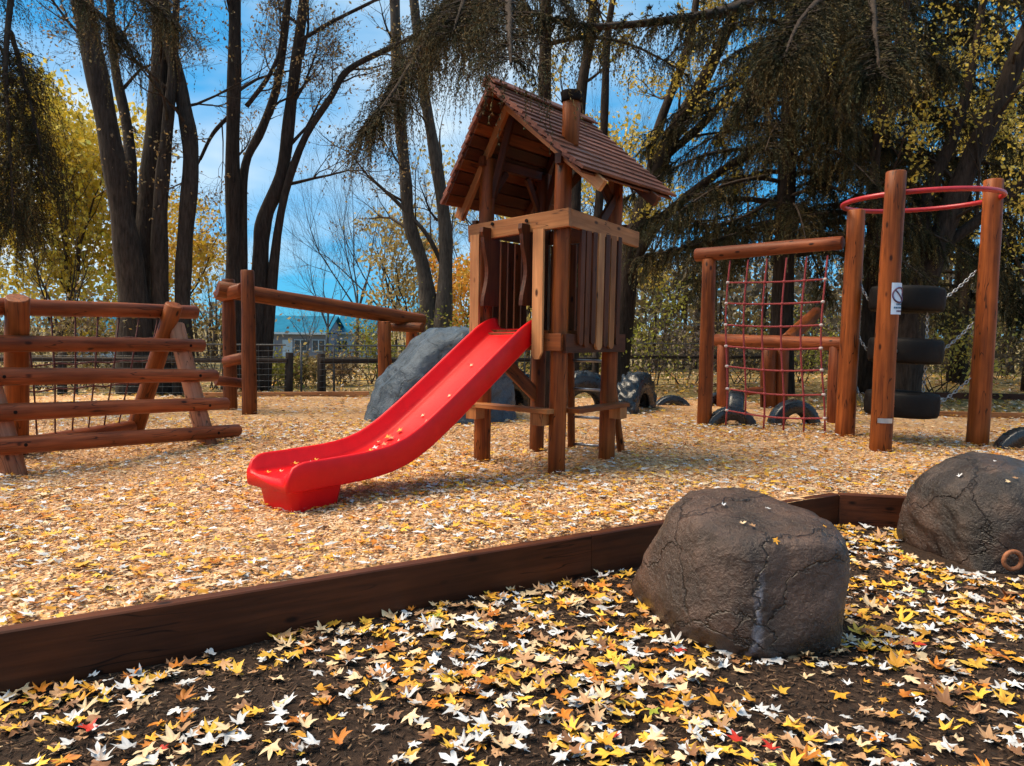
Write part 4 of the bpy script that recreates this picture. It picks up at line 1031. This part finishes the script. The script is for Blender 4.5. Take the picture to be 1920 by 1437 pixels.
def spruce(name, label, base, H, zlow, reach, nb, seed, pal, trunk_r, custom=(), dens=1.0, slen=(.35, .95), lean=(0, 0), nl=.052, nw=.0075, az=None, trunkm='bark_dark', droop=.30):
    rng = random.Random(seed); nr = np.random.default_rng(seed)
    z0 = float(gz(base[0], base[1])); root = thing(name, label, 'tree', V3(base[0], base[1], z0), GT)
    tp = [V3(base[0] + lean[0] * f, base[1] + lean[1] * f, z0 - .15 + (H + .15) * f) for f in np.linspace(0, 1, 10)]
    m = MB(); m.tube(tp, [trunk_r * (1.25 if i == 0 else 1 - .88 * i / 9) for i in range(10)], 10); m.build('trunk', trunkm, root, True)
    segs = []; S, Hd, L = [], [], []
    paths = []
    for i in range(nb):
        f = (i + rng.random()) / nb; z = zlow + (H - zlow) * f; an = (i * 2.399 + rng.uniform(-.4, .4)) if az is None else rng.uniform(*az)
        Lb = reach * (1 - f) ** .75 * rng.uniform(.7, 1.1) + .35
        d = V3(math.cos(an), math.sin(an), 0); g = (z - z0) / H; p0 = V3(base[0] + lean[0] * g, base[1] + lean[1] * g, z)
        paths.append([p0 + d * Lb * t_ + V3(0, 0, Lb * (.10 * math.sin(t_ * 3.1) - droop * t_ ** 1.4)) for t_ in np.linspace(0, 1, 7)])
    cust = [([np.asarray(q, float) for q in c], k) for c, k in custom]
    for path, k in [(p, 1.0) for p in paths] + cust:
        dp, _ = densify(path, [0] * len(path), 3); Ltot = sum(np.linalg.norm(dp[j + 1] - dp[j]) for j in range(len(dp) - 1)); r0 = .014 + .011 * Ltot
        for j in range(len(dp) - 1):
            segs.append((dp[j], dp[j + 1], r0 * (1 - j / len(dp)) + .004, r0 * (1 - (j + 1) / len(dp)) + .004))
        ns = int(Ltot / .052 * dens * k)
        for _ in range(ns):
            t_ = rng.uniform(.12, 1) ** .85; x = t_ * (len(dp) - 1); j = min(int(x), len(dp) - 2); q = dp[j] + (dp[j + 1] - dp[j]) * (x - j); d = nrm(dp[j + 1] - dp[j]); sd = nrm(np.cross(d, V3(0, 0, 1)) + 1e-6) * rng.choice((-1, 1))
            h = nrm(d * rng.uniform(.2, .9) + sd * rng.uniform(.1, 1.0) + V3(0, 0, rng.uniform(-.1, .25)))
            S.append(q); Hd.append(h); L.append(rng.uniform(*slen) * (.65 + .5 * (1 - t_)))
            if rng.random() < .5:                    # side twig carrying its own hanging spray
                q2 = q + h * L[-1] * .45; segs.append((q, q2, .006, .003)); S.append(q2); Hd.append(nrm(h + V3(rng.gauss(0, .5), rng.gauss(0, .5), 0))); L.append(L[-1] * rng.uniform(.6, 1.0))
    finish('branches', seg_mesh('branches', segs, 4), 'bark_twig', root)
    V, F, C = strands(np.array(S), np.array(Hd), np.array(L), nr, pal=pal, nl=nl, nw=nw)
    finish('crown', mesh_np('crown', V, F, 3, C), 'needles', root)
    return root
def PP(*a): return [P(*q) for q in a]
spruce('spruce_tree', 'drooping spruce at the left edge behind the log climber', (-9.0, 12.6), 11.0, 3.3, 1.25, 46, 3, OLIVE, .24, custom=[
    (PP((20, 60, 12.4), (40, 130, 12.2), (70, 250, 12.0), (85, 350, 11.9)), 2.2), (PP((20, 0, 12.4), (10, 130, 12), (20, 300, 11.8), (25, 420, 11.7)), 2.0), (PP((30, 180, 12.5), (60, 300, 12.3), (40, 430, 12.2)), 2.0),
    (PP((40, -60, 12.4), (120, -20, 12.2), (190, 30, 12.0), (235, 90, 11.9)), 1.8), (PP((40, -90, 12.4), (160, -50, 12.1), (260, -10, 11.8), (320, 40, 11.6)), 1.6)], dens=1.5, slen=(.45, 1.3))
spruce('spruce_tree', 'dark spruce behind the tower, its long sprays hanging over the roof and slide', (0.50, 13.6), 12.5, 6.2, 2.2, 20, 7, OLIVE, .19, custom=[
    (PP((1005, -140, 13.2), (930, -60, 12.2), (850, 10, 11.2), (790, 90, 10.5), (745, 160, 10.2)), 2.6), (PP((1005, -100, 13.2), (900, -30, 11.6), (810, 60, 10.2), (740, 170, 9.3), (690, 235, 9.0)), 2.2),
    (PP((1000, -160, 13.2), (910, -100, 11.2), (870, 0, 9.6), (850, 60, 9.0)), 2.4), (PP((1000, -140, 13.2), (960, -90, 10.5), (955, 20, 8.0), (958, 120, 6.9)), 1.0), (PP((1010, -120, 13.2), (980, -60, 12.0), (925, 20, 11.0), (890, 90, 10.6)), 1.8),
    (PP((1010, -60, 13.4), (1060, 10, 12.4), (1090, 50, 12.0)), 1.2), (PP((1000, -40, 13.3), (860, 40, 12.2), (790, 130, 11.8)), 2.0)], dens=1.0, slen=(.4, 1.1))
spruce('spruce_tree', 'broad dark spruce behind the rope net', (6.45, 18.6), 15.0, 3.2, 4.4, 84, 12, GREEN + OLIVE, .30, custom=[
    (PP((1440, -20, 17.5), (1390, 10, 14), (1300, 32, 13), (1130, 50, 12.4), (1040, 36, 12.2), (985, 15, 12.2)), .8), (PP((1445, 420, 18.4), (1380, 440, 17.2), (1300, 460, 16.5), (1215, 480, 16.2)), 1.8), (PP((1445, 380, 18.4), (1360, 420, 17.4), (1260, 420, 16.6)), 1.5), (PP((1440, 330, 18), (1350, 350, 16.8), (1270, 400, 16.2)), 1.0)], dens=.95, slen=(.45, 1.2), nl=.085, nw=.014)
spruce('spruce_tree', 'dark spruce right of the net whose sprays fill the upper right', (9.1, 19.6), 15.0, 4.0, 4.2, 80, 19, GREEN + OLIVE, .32, custom=[
    (PP((1600, -120, 19), (1560, -30, 15), (1500, 40, 12.5), (1470, 110, 11.5)), 1.8), (PP((1600, -120, 19), (1630, -30, 15), (1640, 60, 12.5), (1650, 140, 11.5)), 1.8), (PP((1580, -100, 19), (1520, 20, 16), (1450, 110, 14.5), (1400, 200, 14)), 1.5), (PP((1620, -60, 19), (1700, 60, 16), (1760, 120, 15)), 1.2), (PP((1570, 60, 19), (1560, 150, 16.5), (1570, 250, 15.5)), 1.2)], dens=.95, slen=(.45, 1.25), nl=.085, nw=.014)
spruce('spruce_tree', 'far spruce behind the yellow tree near the right edge', (14.4, 25.0), 14.0, 2.2, 3.6, 64, 27, GREEN, .28, dens=.55, slen=(.5, 1.2), nl=.13, nw=.03)

# leafy and bare background trees
def crown_tree(name, label, base, H, rad, zc_, trunk_r, seed, pal, nleaf, leafsize, barkm='bark_dark', depth=3, group=GT, twigs=True, squash=1.0, nst=5):
    rng = random.Random(seed); nr = np.random.default_rng(seed); z0 = float(gz(base[0], base[1])); root = thing(name, label, 'tree', V3(base[0], base[1], z0), group)
    segs, tips = [], []; m = MB(); p = V3(base[0], base[1], z0 - .1); zt = z0 + zc_ * .55
    m.tube([p, V3(base[0] + .05, base[1], (z0 + zt) / 2), V3(base[0] + .1, base[1], zt)], [trunk_r * 1.2, trunk_r, trunk_r * .8], 9); m.build('trunk', barkm, root, True)
    for i in range(nst):
        a = i * 2 * math.pi / nst + rng.uniform(-.4, .4); d = nrm(V3(math.cos(a) * .55, math.sin(a) * .55, 1.0))
        grow(segs, tips, V3(base[0] + .1, base[1], zt - .2), d, (H - zt + z0) * .62, trunk_r * .5, depth, rng, .10, .75, 2, .14)
    finish('branches', seg_mesh('branches', segs, 4), barkm, root)
    if nleaf:
        # clumps through the crown's volume
        nc = max(12, nleaf // 90); c = nr.normal(size=(nc, 3)); c /= np.linalg.norm(c, axis=1, keepdims=True); c *= (nr.random((nc, 1)) ** .45); c *= np.array([rad, rad, (H - zc_) * squash]); c += np.array([base[0], base[1], z0 + zc_])
        tsel = np.array(tips)[nr.integers(0, len(tips), nc)]; c = np.where(nr.random((nc, 1)) < .45, tsel, c)
        pos = c[nr.integers(0, nc, nleaf)] + nr.normal(size=(nleaf, 3)) * rad * .15
        leaf_object('crown', pos, leafsize, seed, pal, root)
    return root
def gp(px, Y): p = P(px, 650, Y); return (p[0], Y)
crown_tree('yellow_tree', 'bright yellow leafed tree at the far left behind the spruce', gp(130, 30), 9.5, 2.7, 5.0, .18, 51, [(.72, .52, .05), (.62, .46, .06), (.80, .62, .14), (.60, .46, .05)], 17000, .12)
crown_tree('yellow_tree', 'yellow orange leafed tree between the stems of the broad grey tree', gp(300, 33), 7.0, 2.3, 3.4, .14, 52, [(.66, .45, .05), (.60, .34, .05), (.72, .52, .10)], 5500, .10)
crown_tree('bare_tree', 'dark bare small tree with upswept limbs in front of the yellow tree', gp(105, 22), 4.6, 1.4, 2.4, .10, 53, TAN, 0, .05, depth=2)
crown_tree('orange_tree', 'orange leafed small tree between the grey tree and the tower', gp(868, 27), 4.4, 1.3, 2.4, .08, 54, [(.62, .25, .03), (.70, .36, .05), (.60, .42, .07)], 2600, .08, depth=2)
crown_tree('tan_tree', 'pale tan leafed tree seen just left of the tower', gp(765, 34), 6.4, 2.2, 3.0, .12, 55, [(.42, .32, .12), (.50, .38, .14), (.34, .24, .10)], 3200, .10)
crown_tree('yellow_tree', 'pale yellow tree seen through the tower windows', gp(985, 31), 9.0, 2.8, 4.4, .16, 56, [(.52, .40, .12), (.44, .34, .10), (.60, .46, .14)], 5200, .10)
crown_tree('yellow_tree', 'thin yellow leafed tree right of the tower roof', gp(1165, 27), 8.5, 1.9, 5.2, .12, 57, YEL, 1900, .09)
crown_tree('yellow_tree', 'golden leafed tree high behind the right end of the red ring', gp(1800, 24), 9.5, 2.6, 6.4, .16, 58, [(.74, .54, .08), (.66, .48, .08), (.82, .62, .18)], 5200, .065)
crown_tree('yellow_tree', 'yellow tree at the right edge beyond the leaning trunk', gp(1930, 21), 8.0, 2.0, 4.6, .14, 59, [(.70, .50, .07), (.62, .46, .10), (.76, .58, .16)], 4200, .06)
GB = 'bare trees far behind the fence'
for i, (px, Y, H, s, lab) in enumerate(((668, 44, 11.5, 61, 'tall bare haze-blue tree far behind the beam, left of the grey tree'), (722, 40, 9.5, 62, 'bare far tree just left of the grey twin-stemmed tree'), (612, 52, 9.0, 63, 'smaller bare tree far behind the middle of the sloping beam'), (905, 40, 9.5, 64, 'bare far tree beside the tower roof'), (400, 46, 7.0, 65, 'bare far tree between the two stemmed trees'), (575, 70, 5.5, 66, 'far bare tree behind the teal roofed house'), (1150, 44, 12, 67, 'bare tall tree behind the tower roof, right side'), (1000, 42, 13, 68, 'bare tall tree behind the tower roof, left side'), (1300, 40, 12, 69, 'bare tall tree behind the gap between tower and net'))):
    crown_tree('bare_tree', lab, gp(px, Y), H, 2, H * .5, .11, s, TAN, 260 if i != 0 else 0, .06, barkm='bark_haze' if i < 3 or i == 5 else 'bark_twig', depth=3, group=GB, nst=5)

# shrubs behind the fence, each a thing
def shrub(name, label, base, H, rad, seed, pal, nleaf, ls=.045, stems=9):
    rng = random.Random(seed); z0 = float(gz(base[0], base[1])); root = thing(name, label, 'shrub', V3(base[0], base[1], z0), 'shrubs behind the fence')
    segs, tips = [], []
    for i in range(stems):
        a = rng.uniform(0, 6.28); d = nrm(V3(math.cos(a) * .6, math.sin(a) * .6, 1))
        grow(segs, tips, V3(base[0] + rng.uniform(-.3, .3) * rad, base[1] + rng.uniform(-.3, .3) * rad, z0 - .05), d, H * rng.uniform(.5, .75), .018, 2, rng, .05, .8, 2, .2)
    finish('stems', seg_mesh('stems', segs, 3), 'bark_twig', root)
    nr = np.random.default_rng(seed); k = max(1, nleaf // len(tips)); pos = spray(tips, k, .13 * rad, seed); pos[:, 2] = np.maximum(pos[:, 2], z0 + .05)
    leaf_object('foliage', pos, ls, seed, pal, root); return root
OLV = [(.20, .15, .050), (.28, .20, .07), (.14, .11, .045), (.38, .27, .09)]
YGR = [(.34, .34, .05), (.44, .40, .07), (.26, .27, .05)]
BRN = [(.24, .15, .08), (.30, .20, .10), (.17, .11, .07), (.36, .26, .12)]
MAU = [(.16, .13, .13), (.22, .18, .17), (.26, .20, .15)]
sh = [(15, 18.5, 1.9, 1.2, BRN, 'brown shrub at the far left behind the climber net'), (80, 18, 1.6, 1.0, OLV, 'olive shrub left of the broad grey tree, low behind the net'), (150, 19, 2.0, 1.1, BRN, 'tan brown shrub behind the middle of the log climber'), (215, 18.3, 1.5, .9, OLV, 'olive brown shrub beside the foot of the broad grey tree'), (390, 18.6, 2.3, 1.1, OLV, 'dull olive shrub between the log climber and the beam posts'),
      (512, 19, .75, .8, YGR, 'low yellow green shrub at the fence right of the tall beam posts'), (565, 19.6, .8, .9, OLV, 'twiggy olive shrub at the fence under the beam'), (625, 20.2, .8, .9, BRN, 'brown twiggy shrub at the fence, middle of the beam'), (697, 21, 1.5, .6, YGR, 'yellow green shrub beneath the far end of the beam'), (745, 22, 2.1, 1.1, OLV, 'olive shrub beside the far beam posts'),
      (880, 22, 2.2, 1.2, YGR, 'yellow shrub behind the left tower post'), (955, 23, 1.8, 1.1, OLV, 'olive shrub seen under the tower platform, left half'), (1085, 22.5, 1.8, 1.2, YGR, 'green yellow shrub seen under the tower platform, right half'), (1212, 21.6, 2.4, 1.0, YGR, 'lime green leafy shrub just right of the tower'), (1290, 22.5, 1.9, 1.2, MAU, 'mauve grey shrub left of the net post'),
      (1385, 23, 2.0, 1.2, OLV, 'olive shrub behind the left half of the net'), (1500, 23.5, 2.2, 1.2, YGR, 'yellow green shrub behind the right half of the net'), (1600, 24, 2.0, 1.2, MAU, 'grey shrub behind the left ring post'), (1640, 21, 1.4, .8, BRN, 'small brown shrub between the ring posts'), (1765, 18.6, 2.0, .9, YEL, 'bright yellow leafed shrub between the hanging tires and the right ring post'), (1720, 24, 1.9, 1.2, OLV, 'olive shrub behind the hanging tires'), (1880, 27, 2.4, 1.4, OLV, 'dark olive shrub at the right edge beyond the lawn'), (1950, 24, 2.2, 1.4, OLV, 'olive shrub cut by the right edge')]
for i, (px, Y, H, r_, pal, lab) in enumerate(sh): shrub('shrub', lab, gp(px, Y), H, r_, 100 + i, [tuple(.85 * q for q in c_) for c_ in pal], 1500 if H > 1 else 800, .05)
# far woods that read as one mass
nr = np.random.default_rng(77); n = 26000
az = nr.uniform(-1.0, 1.0, n); Yw = nr.uniform(46, 66, n); X = az * Yw * .95
env = 2.2 + 2.2 * np.abs(np.sin(az * 9.0 + 1.0)) + 1.6 * np.abs(np.sin(az * 23)) + np.where((az > -.36) & (az < -.18), -2.6, 0) + np.where(az > 0, 2.0, 0)
zz = -1.2 + np.abs(nr.random(n)) ** .8 * np.maximum(env + 1.0, .8)
hide = ((np.abs(X / Yw + .54) < .05) & (nr.random(n) < .9)) | (np.abs(X / Yw + .255) < .088) & (nr.random(n) < .97)
pos = np.stack([X, Yw, zz], -1)[~hide]; n = len(pos)
wc = pal_pick(nr, n, [(.26, .20, .13), (.32, .24, .12), (.20, .17, .14), (.40, .28, .08), (.18, .17, .17)])
n2 = 22000; a2 = nr.uniform(.06, .80, n2); Y2 = nr.uniform(30, 44, n2); e2 = 3.0 + 1.6 * np.abs(np.sin(a2 * 31)) + 1.2 * np.abs(np.sin(a2 * 11 + 2))
p2 = np.stack([a2 * Y2, Y2, -.6 + nr.random(n2) ** .8 * (e2 + .6)], -1); pos = np.concatenate([pos, p2]); wc = np.concatenate([wc, pal_pick(nr, n2, [(.13, .10, .06), (.18, .14, .08), (.10, .085, .06), (.26, .20, .08), (.12, .11, .10)])]); n = len(pos)
V, F, C = quads_np(pos, .15 * nr.uniform(.6, 1.4, n), nr, wc)
wd = link('distant_woods', mesh_np('distant_woods', V, F, 4, C), 'foliage'); wd['kind'] = 'stuff'; wd['label'] = 'hazy brown and yellow woods far behind the fence'; wd['category'] = 'woods'
segs = []; rw = random.Random(5)
for i in range(260):
    a = rw.uniform(-1, 1); Y = rw.uniform(46, 66); x = a * Y * .95
    if abs(x / Y + .255) < .088 or abs(x / Y + .54) < .05: continue
    h = rw.uniform(2.5, 6.5); segs.append((V3(x, Y, -1.6), V3(x + rw.uniform(-.5, .5), Y, -1.2 + h), rw.uniform(.05, .12), .02))
for i in range(70):
    a = rw.uniform(.05, .8); Y = rw.uniform(30, 44); segs.append((V3(a * Y, Y, -.8), V3(a * Y + rw.uniform(-.4, .4), Y, rw.uniform(4, 9)), rw.uniform(.06, .16), .03))
wt = link('distant_trunks', seg_mesh('distant_trunks', segs, 5), 'bark_twig'); wt['kind'] = 'stuff'; wt['label'] = 'thin trunks of the woods far behind the fence'; wt['category'] = 'woods'

# ------------------------------------------------------------------ fallen leaves and wood chips
nr = np.random.default_rng(2024)
def in_poly(x, y, poly):
    c = np.zeros(len(x), bool); j = len(poly) - 1
    for i in range(len(poly)):
        xi, yi = poly[i]; xj, yj = poly[j]; cond = ((yi > y) != (yj > y)) & (x < (xj - xi) * (y - yi) / (yj - yi + 1e-12) + xi); c ^= cond; j = i
    return c
def pnoise(x, y, s, o=0.0): return (np.sin(x * s + o) * np.sin(y * s * 1.13 + 2 * o) + np.sin((x + y) * s * .63 + 1.7 + o) * .7 + np.sin((x - 1.7 * y) * s * 1.9 + o * 3) * .5) / 2.2
def in_view(x, y, m=1.15): return np.abs(x) < (y * .665 * m + .6)
LC = {'yellow': (.80, .47, .055), 'gold': (.70, .33, .030), 'pale': (.74, .55, .33), 'white': (.66, .66, .67), 'orange': (.58, .19, .020), 'tan': (.50, .28, .14), 'brown': (.24, .11, .05), 'red': (.50, .030, .015), 'green': (.40, .44, .05)}
def leaf_cols(n, probs):
    ks = list(probs); p = np.array([probs[k] for k in ks]); i = nr.choice(len(ks), n, p=p / p.sum()); return np.array([LC[k] for k in ks])[i] * nr.uniform(.72, 1.12, (n, 1)), np.array(ks)[i]
# leaves over the chips
def scatter(n, y0, y1):
    y = nr.uniform(y0, y1, n); x = nr.uniform(-1, 1, n) * (y1 * .8 + .6); ok = in_view(x, y) & in_poly(x, y, PLAY) & (fdist(x, y) > .13); return x[ok], y[ok]
Vs, Fs, Cs = [], [], []; off = 0
def push(V, F, C):
    global off
    Vs.append(V); Fs.append(F + off); Cs.append(C); off += len(V)
pm = {'yellow': 3.4, 'gold': 4.2, 'pale': 5, 'white': 4.6, 'orange': 2.2, 'tan': 2.2, 'brown': .4}
for n, y0, y1, sz in ((30000, 2.0, 8.0, .050), (20000, 8.0, 12.0, .048), (14000, 12, 17, .052)):
    x, y = scatter(n, y0, y1); keep = nr.random(len(x)) < .55 + .45 * pnoise(x, y, 1.3); x, y = x[keep], y[keep]; k = len(x)
    c, _ = leaf_cols(k, pm)
    push(*leaves_np(np.stack([x, y, hz(x, y) + .025 + nr.uniform(0, .014, k)], -1), sz * nr.uniform(.6, 1.25, k), nr.uniform(0, 6.28, k), nr.normal(0, .12, k), nr.normal(0, .12, k), nr.normal(.06, .18, k), c, False))
me = mesh_np('fallen_leaves', np.concatenate(Vs), np.concatenate(Fs), 3, np.concatenate(Cs)); o = link('fallen_leaves', me, 'litter'); o['kind'] = 'stuff'; o['label'] = 'yellow, orange and white fallen leaves strewn over the wood chips'; o['category'] = 'leaves'
# wood chips
def chips_np(x, y, z, ln, wd_, th, colr):
    n = len(x); yaw = nr.uniform(0, 6.28, n); pt = nr.normal(0, .14, n); d = np.stack([np.cos(yaw) * np.cos(pt), np.sin(yaw) * np.cos(pt), np.sin(pt)], -1); s = np.stack([-np.sin(yaw), np.cos(yaw), nr.normal(0, .16, n)], -1); u = np.cross(d, s); u /= np.linalg.norm(u, axis=1, keepdims=True)
    c = np.stack([x, y, z], -1); V = np.zeros((n, 8, 3)); k = 0
    for a in (-1, 1):
        for b_ in (-1, 1):
            for e in (-1, 1): V[:, k] = c + d * (a * ln)[:, None] + s * (b_ * wd_ * (1 if a < 0 else .8))[:, None] + u * (e * th)[:, None]; k += 1
    q = np.array([(1, 5, 7, 3), (0, 1, 3, 2), (4, 6, 7, 5), (0, 4, 5, 1), (2, 3, 7, 6)]); F = (q[None] + (np.arange(n) * 8)[:, None, None]).reshape(-1, 4)
    return V.reshape(-1, 3), F, np.repeat(colr, 8, 0)
Vs, Fs, Cs = [], [], []; off = 0
CH = [(.66, .40, .22), (.74, .48, .28), (.58, .32, .16), (.78, .58, .40), (.66, .34, .12), (.38, .18, .09), (.72, .48, .33)]
for n, y0, y1, sz in ((95000, 2.0, 7.5, .0155), (40000, 7.5, 11.5, .021)):
    x, y = scatter(n, y0, y1); k = len(x); push(*chips_np(x, y, hz(x, y) + .006 + nr.uniform(0, .012, k), sz * nr.uniform(.5, 1.4, k), .0052 * nr.uniform(.5, 1.5, k), np.full(k, .002), pal_pick(nr, k, CH, .15)))
me = mesh_np('wood_chips', np.concatenate(Vs), np.concatenate(Fs), 4, np.concatenate(Cs)); o = link('wood_chips', me, 'chips'); o['kind'] = 'stuff'; o['label'] = 'pale wood chips covering the play area'; o['category'] = 'chips'
# dark ground in front: leaves, twigs and crumbs
def scatter_front(n):
    y = nr.uniform(2.0, 6.9, n); x = nr.uniform(-1, 1, n) * 5.2; ok = in_view(x, y, 1.1) & (fdist(x, y) < -.03)
    for c_, r in ((c1, .40), (c2, .55)): ok &= ((x - c_[0]) ** 2 + (y - c_[1]) ** 2) > r * r
    return x[ok], y[ok]
x, y = scatter_front(21000)
dn_ = .66 + .55 * pnoise(x, y, 2.1, .4) + .25 * pnoise(x, y, 5.3, 1.1)
# barer soil in front of the near boulder
dn_ *= 1 - .92 * np.exp(-(((x - c1[0] - .05) / .55) ** 2 + ((y - (c1[1] - .80)) / .34) ** 2) ** 1.5)
keep = nr.random(len(x)) < np.clip(dn_, .05, 1); x, y = x[keep], y[keep]; k = len(x)
pf = {'yellow': 4.2, 'gold': 2.6, 'white': 5.0, 'pale': 3.4, 'orange': 1.2, 'tan': 3.4, 'brown': 2.2, 'red': .06, 'green': .12}
c, kn = leaf_cols(k, pf)
size = .054 * nr.uniform(.45, 1.35, k); zz = gz(x, y) + .010 + nr.uniform(0, .022, k); pos = np.stack([x, y, zz], -1)
yaw = nr.uniform(0, 6.28, k); tx, ty = nr.normal(0, .13, k), nr.normal(0, .13, k); cu = nr.normal(.10, .24, k)
vis = (np.abs(x) < y * .655) & (((zz - CZ) / y) > -.575)
score = np.where(vis, size / y ** 1.5, 0); top = np.argsort(-score)[:255]; rest = np.ones(k, bool); rest[top] = False
Vs, Fs, Cs = [], [], []; off = 0
push(*leaves_np(pos[rest], size[rest], yaw[rest], tx[rest], ty[rest], cu[rest], c[rest], True))
me = mesh_np('fallen_leaves', np.concatenate(Vs), np.concatenate(Fs), 3, np.concatenate(Cs)); o = link('fallen_leaves', me, 'litter'); o['kind'] = 'stuff'; o['label'] = 'mass of yellow and white maple leaves on dark soil before the edging timber'; o['category'] = 'leaves'
LABEL = {'yellow': 'yellow maple leaf lying on the dark soil in the foreground', 'gold': 'golden orange maple leaf lying on the dark soil in the foreground', 'white': 'white maple leaf, pale underside up, on the dark soil in the foreground', 'pale': 'pale cream maple leaf lying on the dark soil in the foreground', 'orange': 'deep orange maple leaf lying on the dark soil in the foreground', 'tan': 'tan dry maple leaf lying on the dark soil in the foreground', 'brown': 'brown withered maple leaf lying on the dark soil in the foreground', 'red': 'red maple leaf lying on the dark soil in the foreground', 'green': 'greenish yellow maple leaf lying on the dark soil in the foreground'}
def one_leaf(p, s, yw, a, b_, cr, cl_, label, group):
    V, F, C = leaves_np(np.zeros((1, 3)), np.array([s]), np.array([0.0]), np.array([a]), np.array([b_]), np.array([cr]), np.array([cl_]), True)
    o = link('maple_leaf', mesh_np('maple_leaf', V, F, 3, C), 'litter', None, Matrix.Translation(Vector(p)) @ Matrix.Rotation(yw, 4, 'Z')); tag(o, label, 'leaf', group); return o
for i in top: one_leaf(pos[i] + V3(0, 0, .006), size[i], yaw[i], tx[i], ty[i], cu[i], c[i], LABEL[kn[i]], kn[i] + ' maple leaves on the foreground soil')
for px, py in ((1383, 1402), (1448, 1416)):
    g = G(px, py, -.25); one_leaf(g + V3(0, 0, .03), .055, px * .01, .1, .1, .2, np.array(LC['red']), LABEL['red'], 'red maple leaves on the foreground soil')
# leaves caught in the slide's run-out
rs = random.Random(8)
for i in range(46):
    d = rs.triangular(1.30, SLEN - .08, 1.75) if i < 36 else rs.uniform(2.2, SLEN - .06); xx = rs.uniform(-.20, .17); p = chute_pt(d, xx) + UZ * rs.uniform(.014, .045); kk = rs.choice(('pale', 'yellow', 'tan', 'white', 'gold'))
    sl2 = float(np.interp(d, s_, dz)); one_leaf(p, rs.uniform(.036, .055), math.atan2(SD[1], SD[0]), sl2 + rs.gauss(0, .05), rs.gauss(0, .08), .12, np.array(LC[kk]) * rs.uniform(.8, 1), 'small pale and yellow leaf lying in the run-out of the red slide', 'leaves in the slide run-out')
for d, xx in ((.62, .05), (1.02, -.06), (1.28, .02), (1.34, -.1)): one_leaf(chute_pt(d, xx) + UZ * .014, .030, math.atan2(SD[1], SD[0]), float(np.interp(d, s_, dz)), 0.0, .1, np.array(LC['pale']), 'small pale leaf stuck on the slope of the red slide', 'leaves on the slide slope')
# leaves on the two boulders, set on their surface
bpy.context.view_layer.update()
from mathutils.bvhtree import BVHTree
def on_boulder(o, spots, label, group):
    me = o.data; M = o.matrix_basis; bv = BVHTree.FromPolygons([M @ v_.co for v_ in me.vertices], [tuple(p.vertices) for p in me.polygons])
    for (px, py, s, kk) in spots:
        d = ray(px, py); hit = bv.ray_cast(Vector(CAM), Vector(d).normalized())
        if hit[0] is None: continue
        nrm_ = hit[1] if hit[1].z > 0 else -hit[1]
        V, F, C = leaves_np(np.zeros((1, 3)), np.array([s]), np.array([px * .37]), np.array([0.0]), np.array([0.0]), np.array([.12]), np.array([LC[kk]]), True)
        q = nrm_.to_track_quat('Z', 'Y').to_matrix().to_4x4(); lo_ = link('maple_leaf', mesh_np('maple_leaf', V, F, 3, C), 'litter', None, Matrix.Translation(hit[0] + nrm_ * .012) @ q); tag(lo_, label, 'leaf', group)
on_boulder([b for b in bpy.data.objects if b.name == 'boulder'][0], [(1355, 950, .028, 'white'), (1467, 936, .022, 'white'), (1437, 957, .024, 'white'), (1392, 985, .028, 'pale'), (1412, 990, .026, 'tan'), (1452, 1015, .034, 'gold'), (1546, 992, .018, 'gold'), (1500, 928, .02, 'pale')], 'small leaf stuck on top of the nearest brown boulder', 'leaves on the nearest boulder')
on_boulder(o2, [(1800, 895, .034, 'white'), (1865, 868, .026, 'white'), (1905, 900, .03, 'tan'), (1890, 905, .026, 'pale')], 'small leaf stuck on the dark wet boulder', 'leaves on the dark boulder')
# twigs and crumbs of bark on the soil
Vs, Fs, Cs = [], [], []; off = 0
x, y = scatter_front(60000); k = len(x); push(*chips_np(x, y, gz(x, y) + .004 + nr.uniform(0, .008, k), 0.011 * nr.uniform(.3, 2.2, k), .0024 * nr.uniform(.5, 1.5, k), np.full(k, .002), pal_pick(nr, k, [(.085, .048, .030), (.05, .03, .02), (.13, .075, .045), (.07, .04, .025), (.03, .02, .014), (.22, .13, .07)], .25)))
me = mesh_np('bark_crumbs', np.concatenate(Vs), np.concatenate(Fs), 4, np.concatenate(Cs)); o = link('bark_crumbs', me, 'chips'); o['kind'] = 'stuff'; o['label'] = 'dark twigs and bark crumbs over the soil before the timber edge'; o['category'] = 'debris'
# a few leaves on the far lawn
Vs, Fs, Cs = [], [], []; off = 0
y = nr.uniform(13, 30, 16000); x = nr.uniform(-1, 1, 16000) * y * .75; ok = ~in_poly(x, y, PLAY); x, y = x[ok], y[ok]; k = len(x); c, _ = leaf_cols(k, {'yellow': 3, 'gold': 3, 'pale': 4, 'tan': 5, 'brown': 2, 'white': 1})
push(*leaves_np(np.stack([x, y, gz(x, y) + .03], -1), .07 * nr.uniform(.6, 1.3, k), nr.uniform(0, 6.28, k), nr.normal(0, .25, k), nr.normal(0, .25, k), nr.normal(.1, .2, k), c, False))
me = mesh_np('fallen_leaves', np.concatenate(Vs), np.concatenate(Fs), 3, np.concatenate(Cs)); o = link('fallen_leaves', me, 'litter'); o['kind'] = 'stuff'; o['label'] = 'tan and yellow leaves strewn on the lawn behind the play area'; o['category'] = 'leaves'
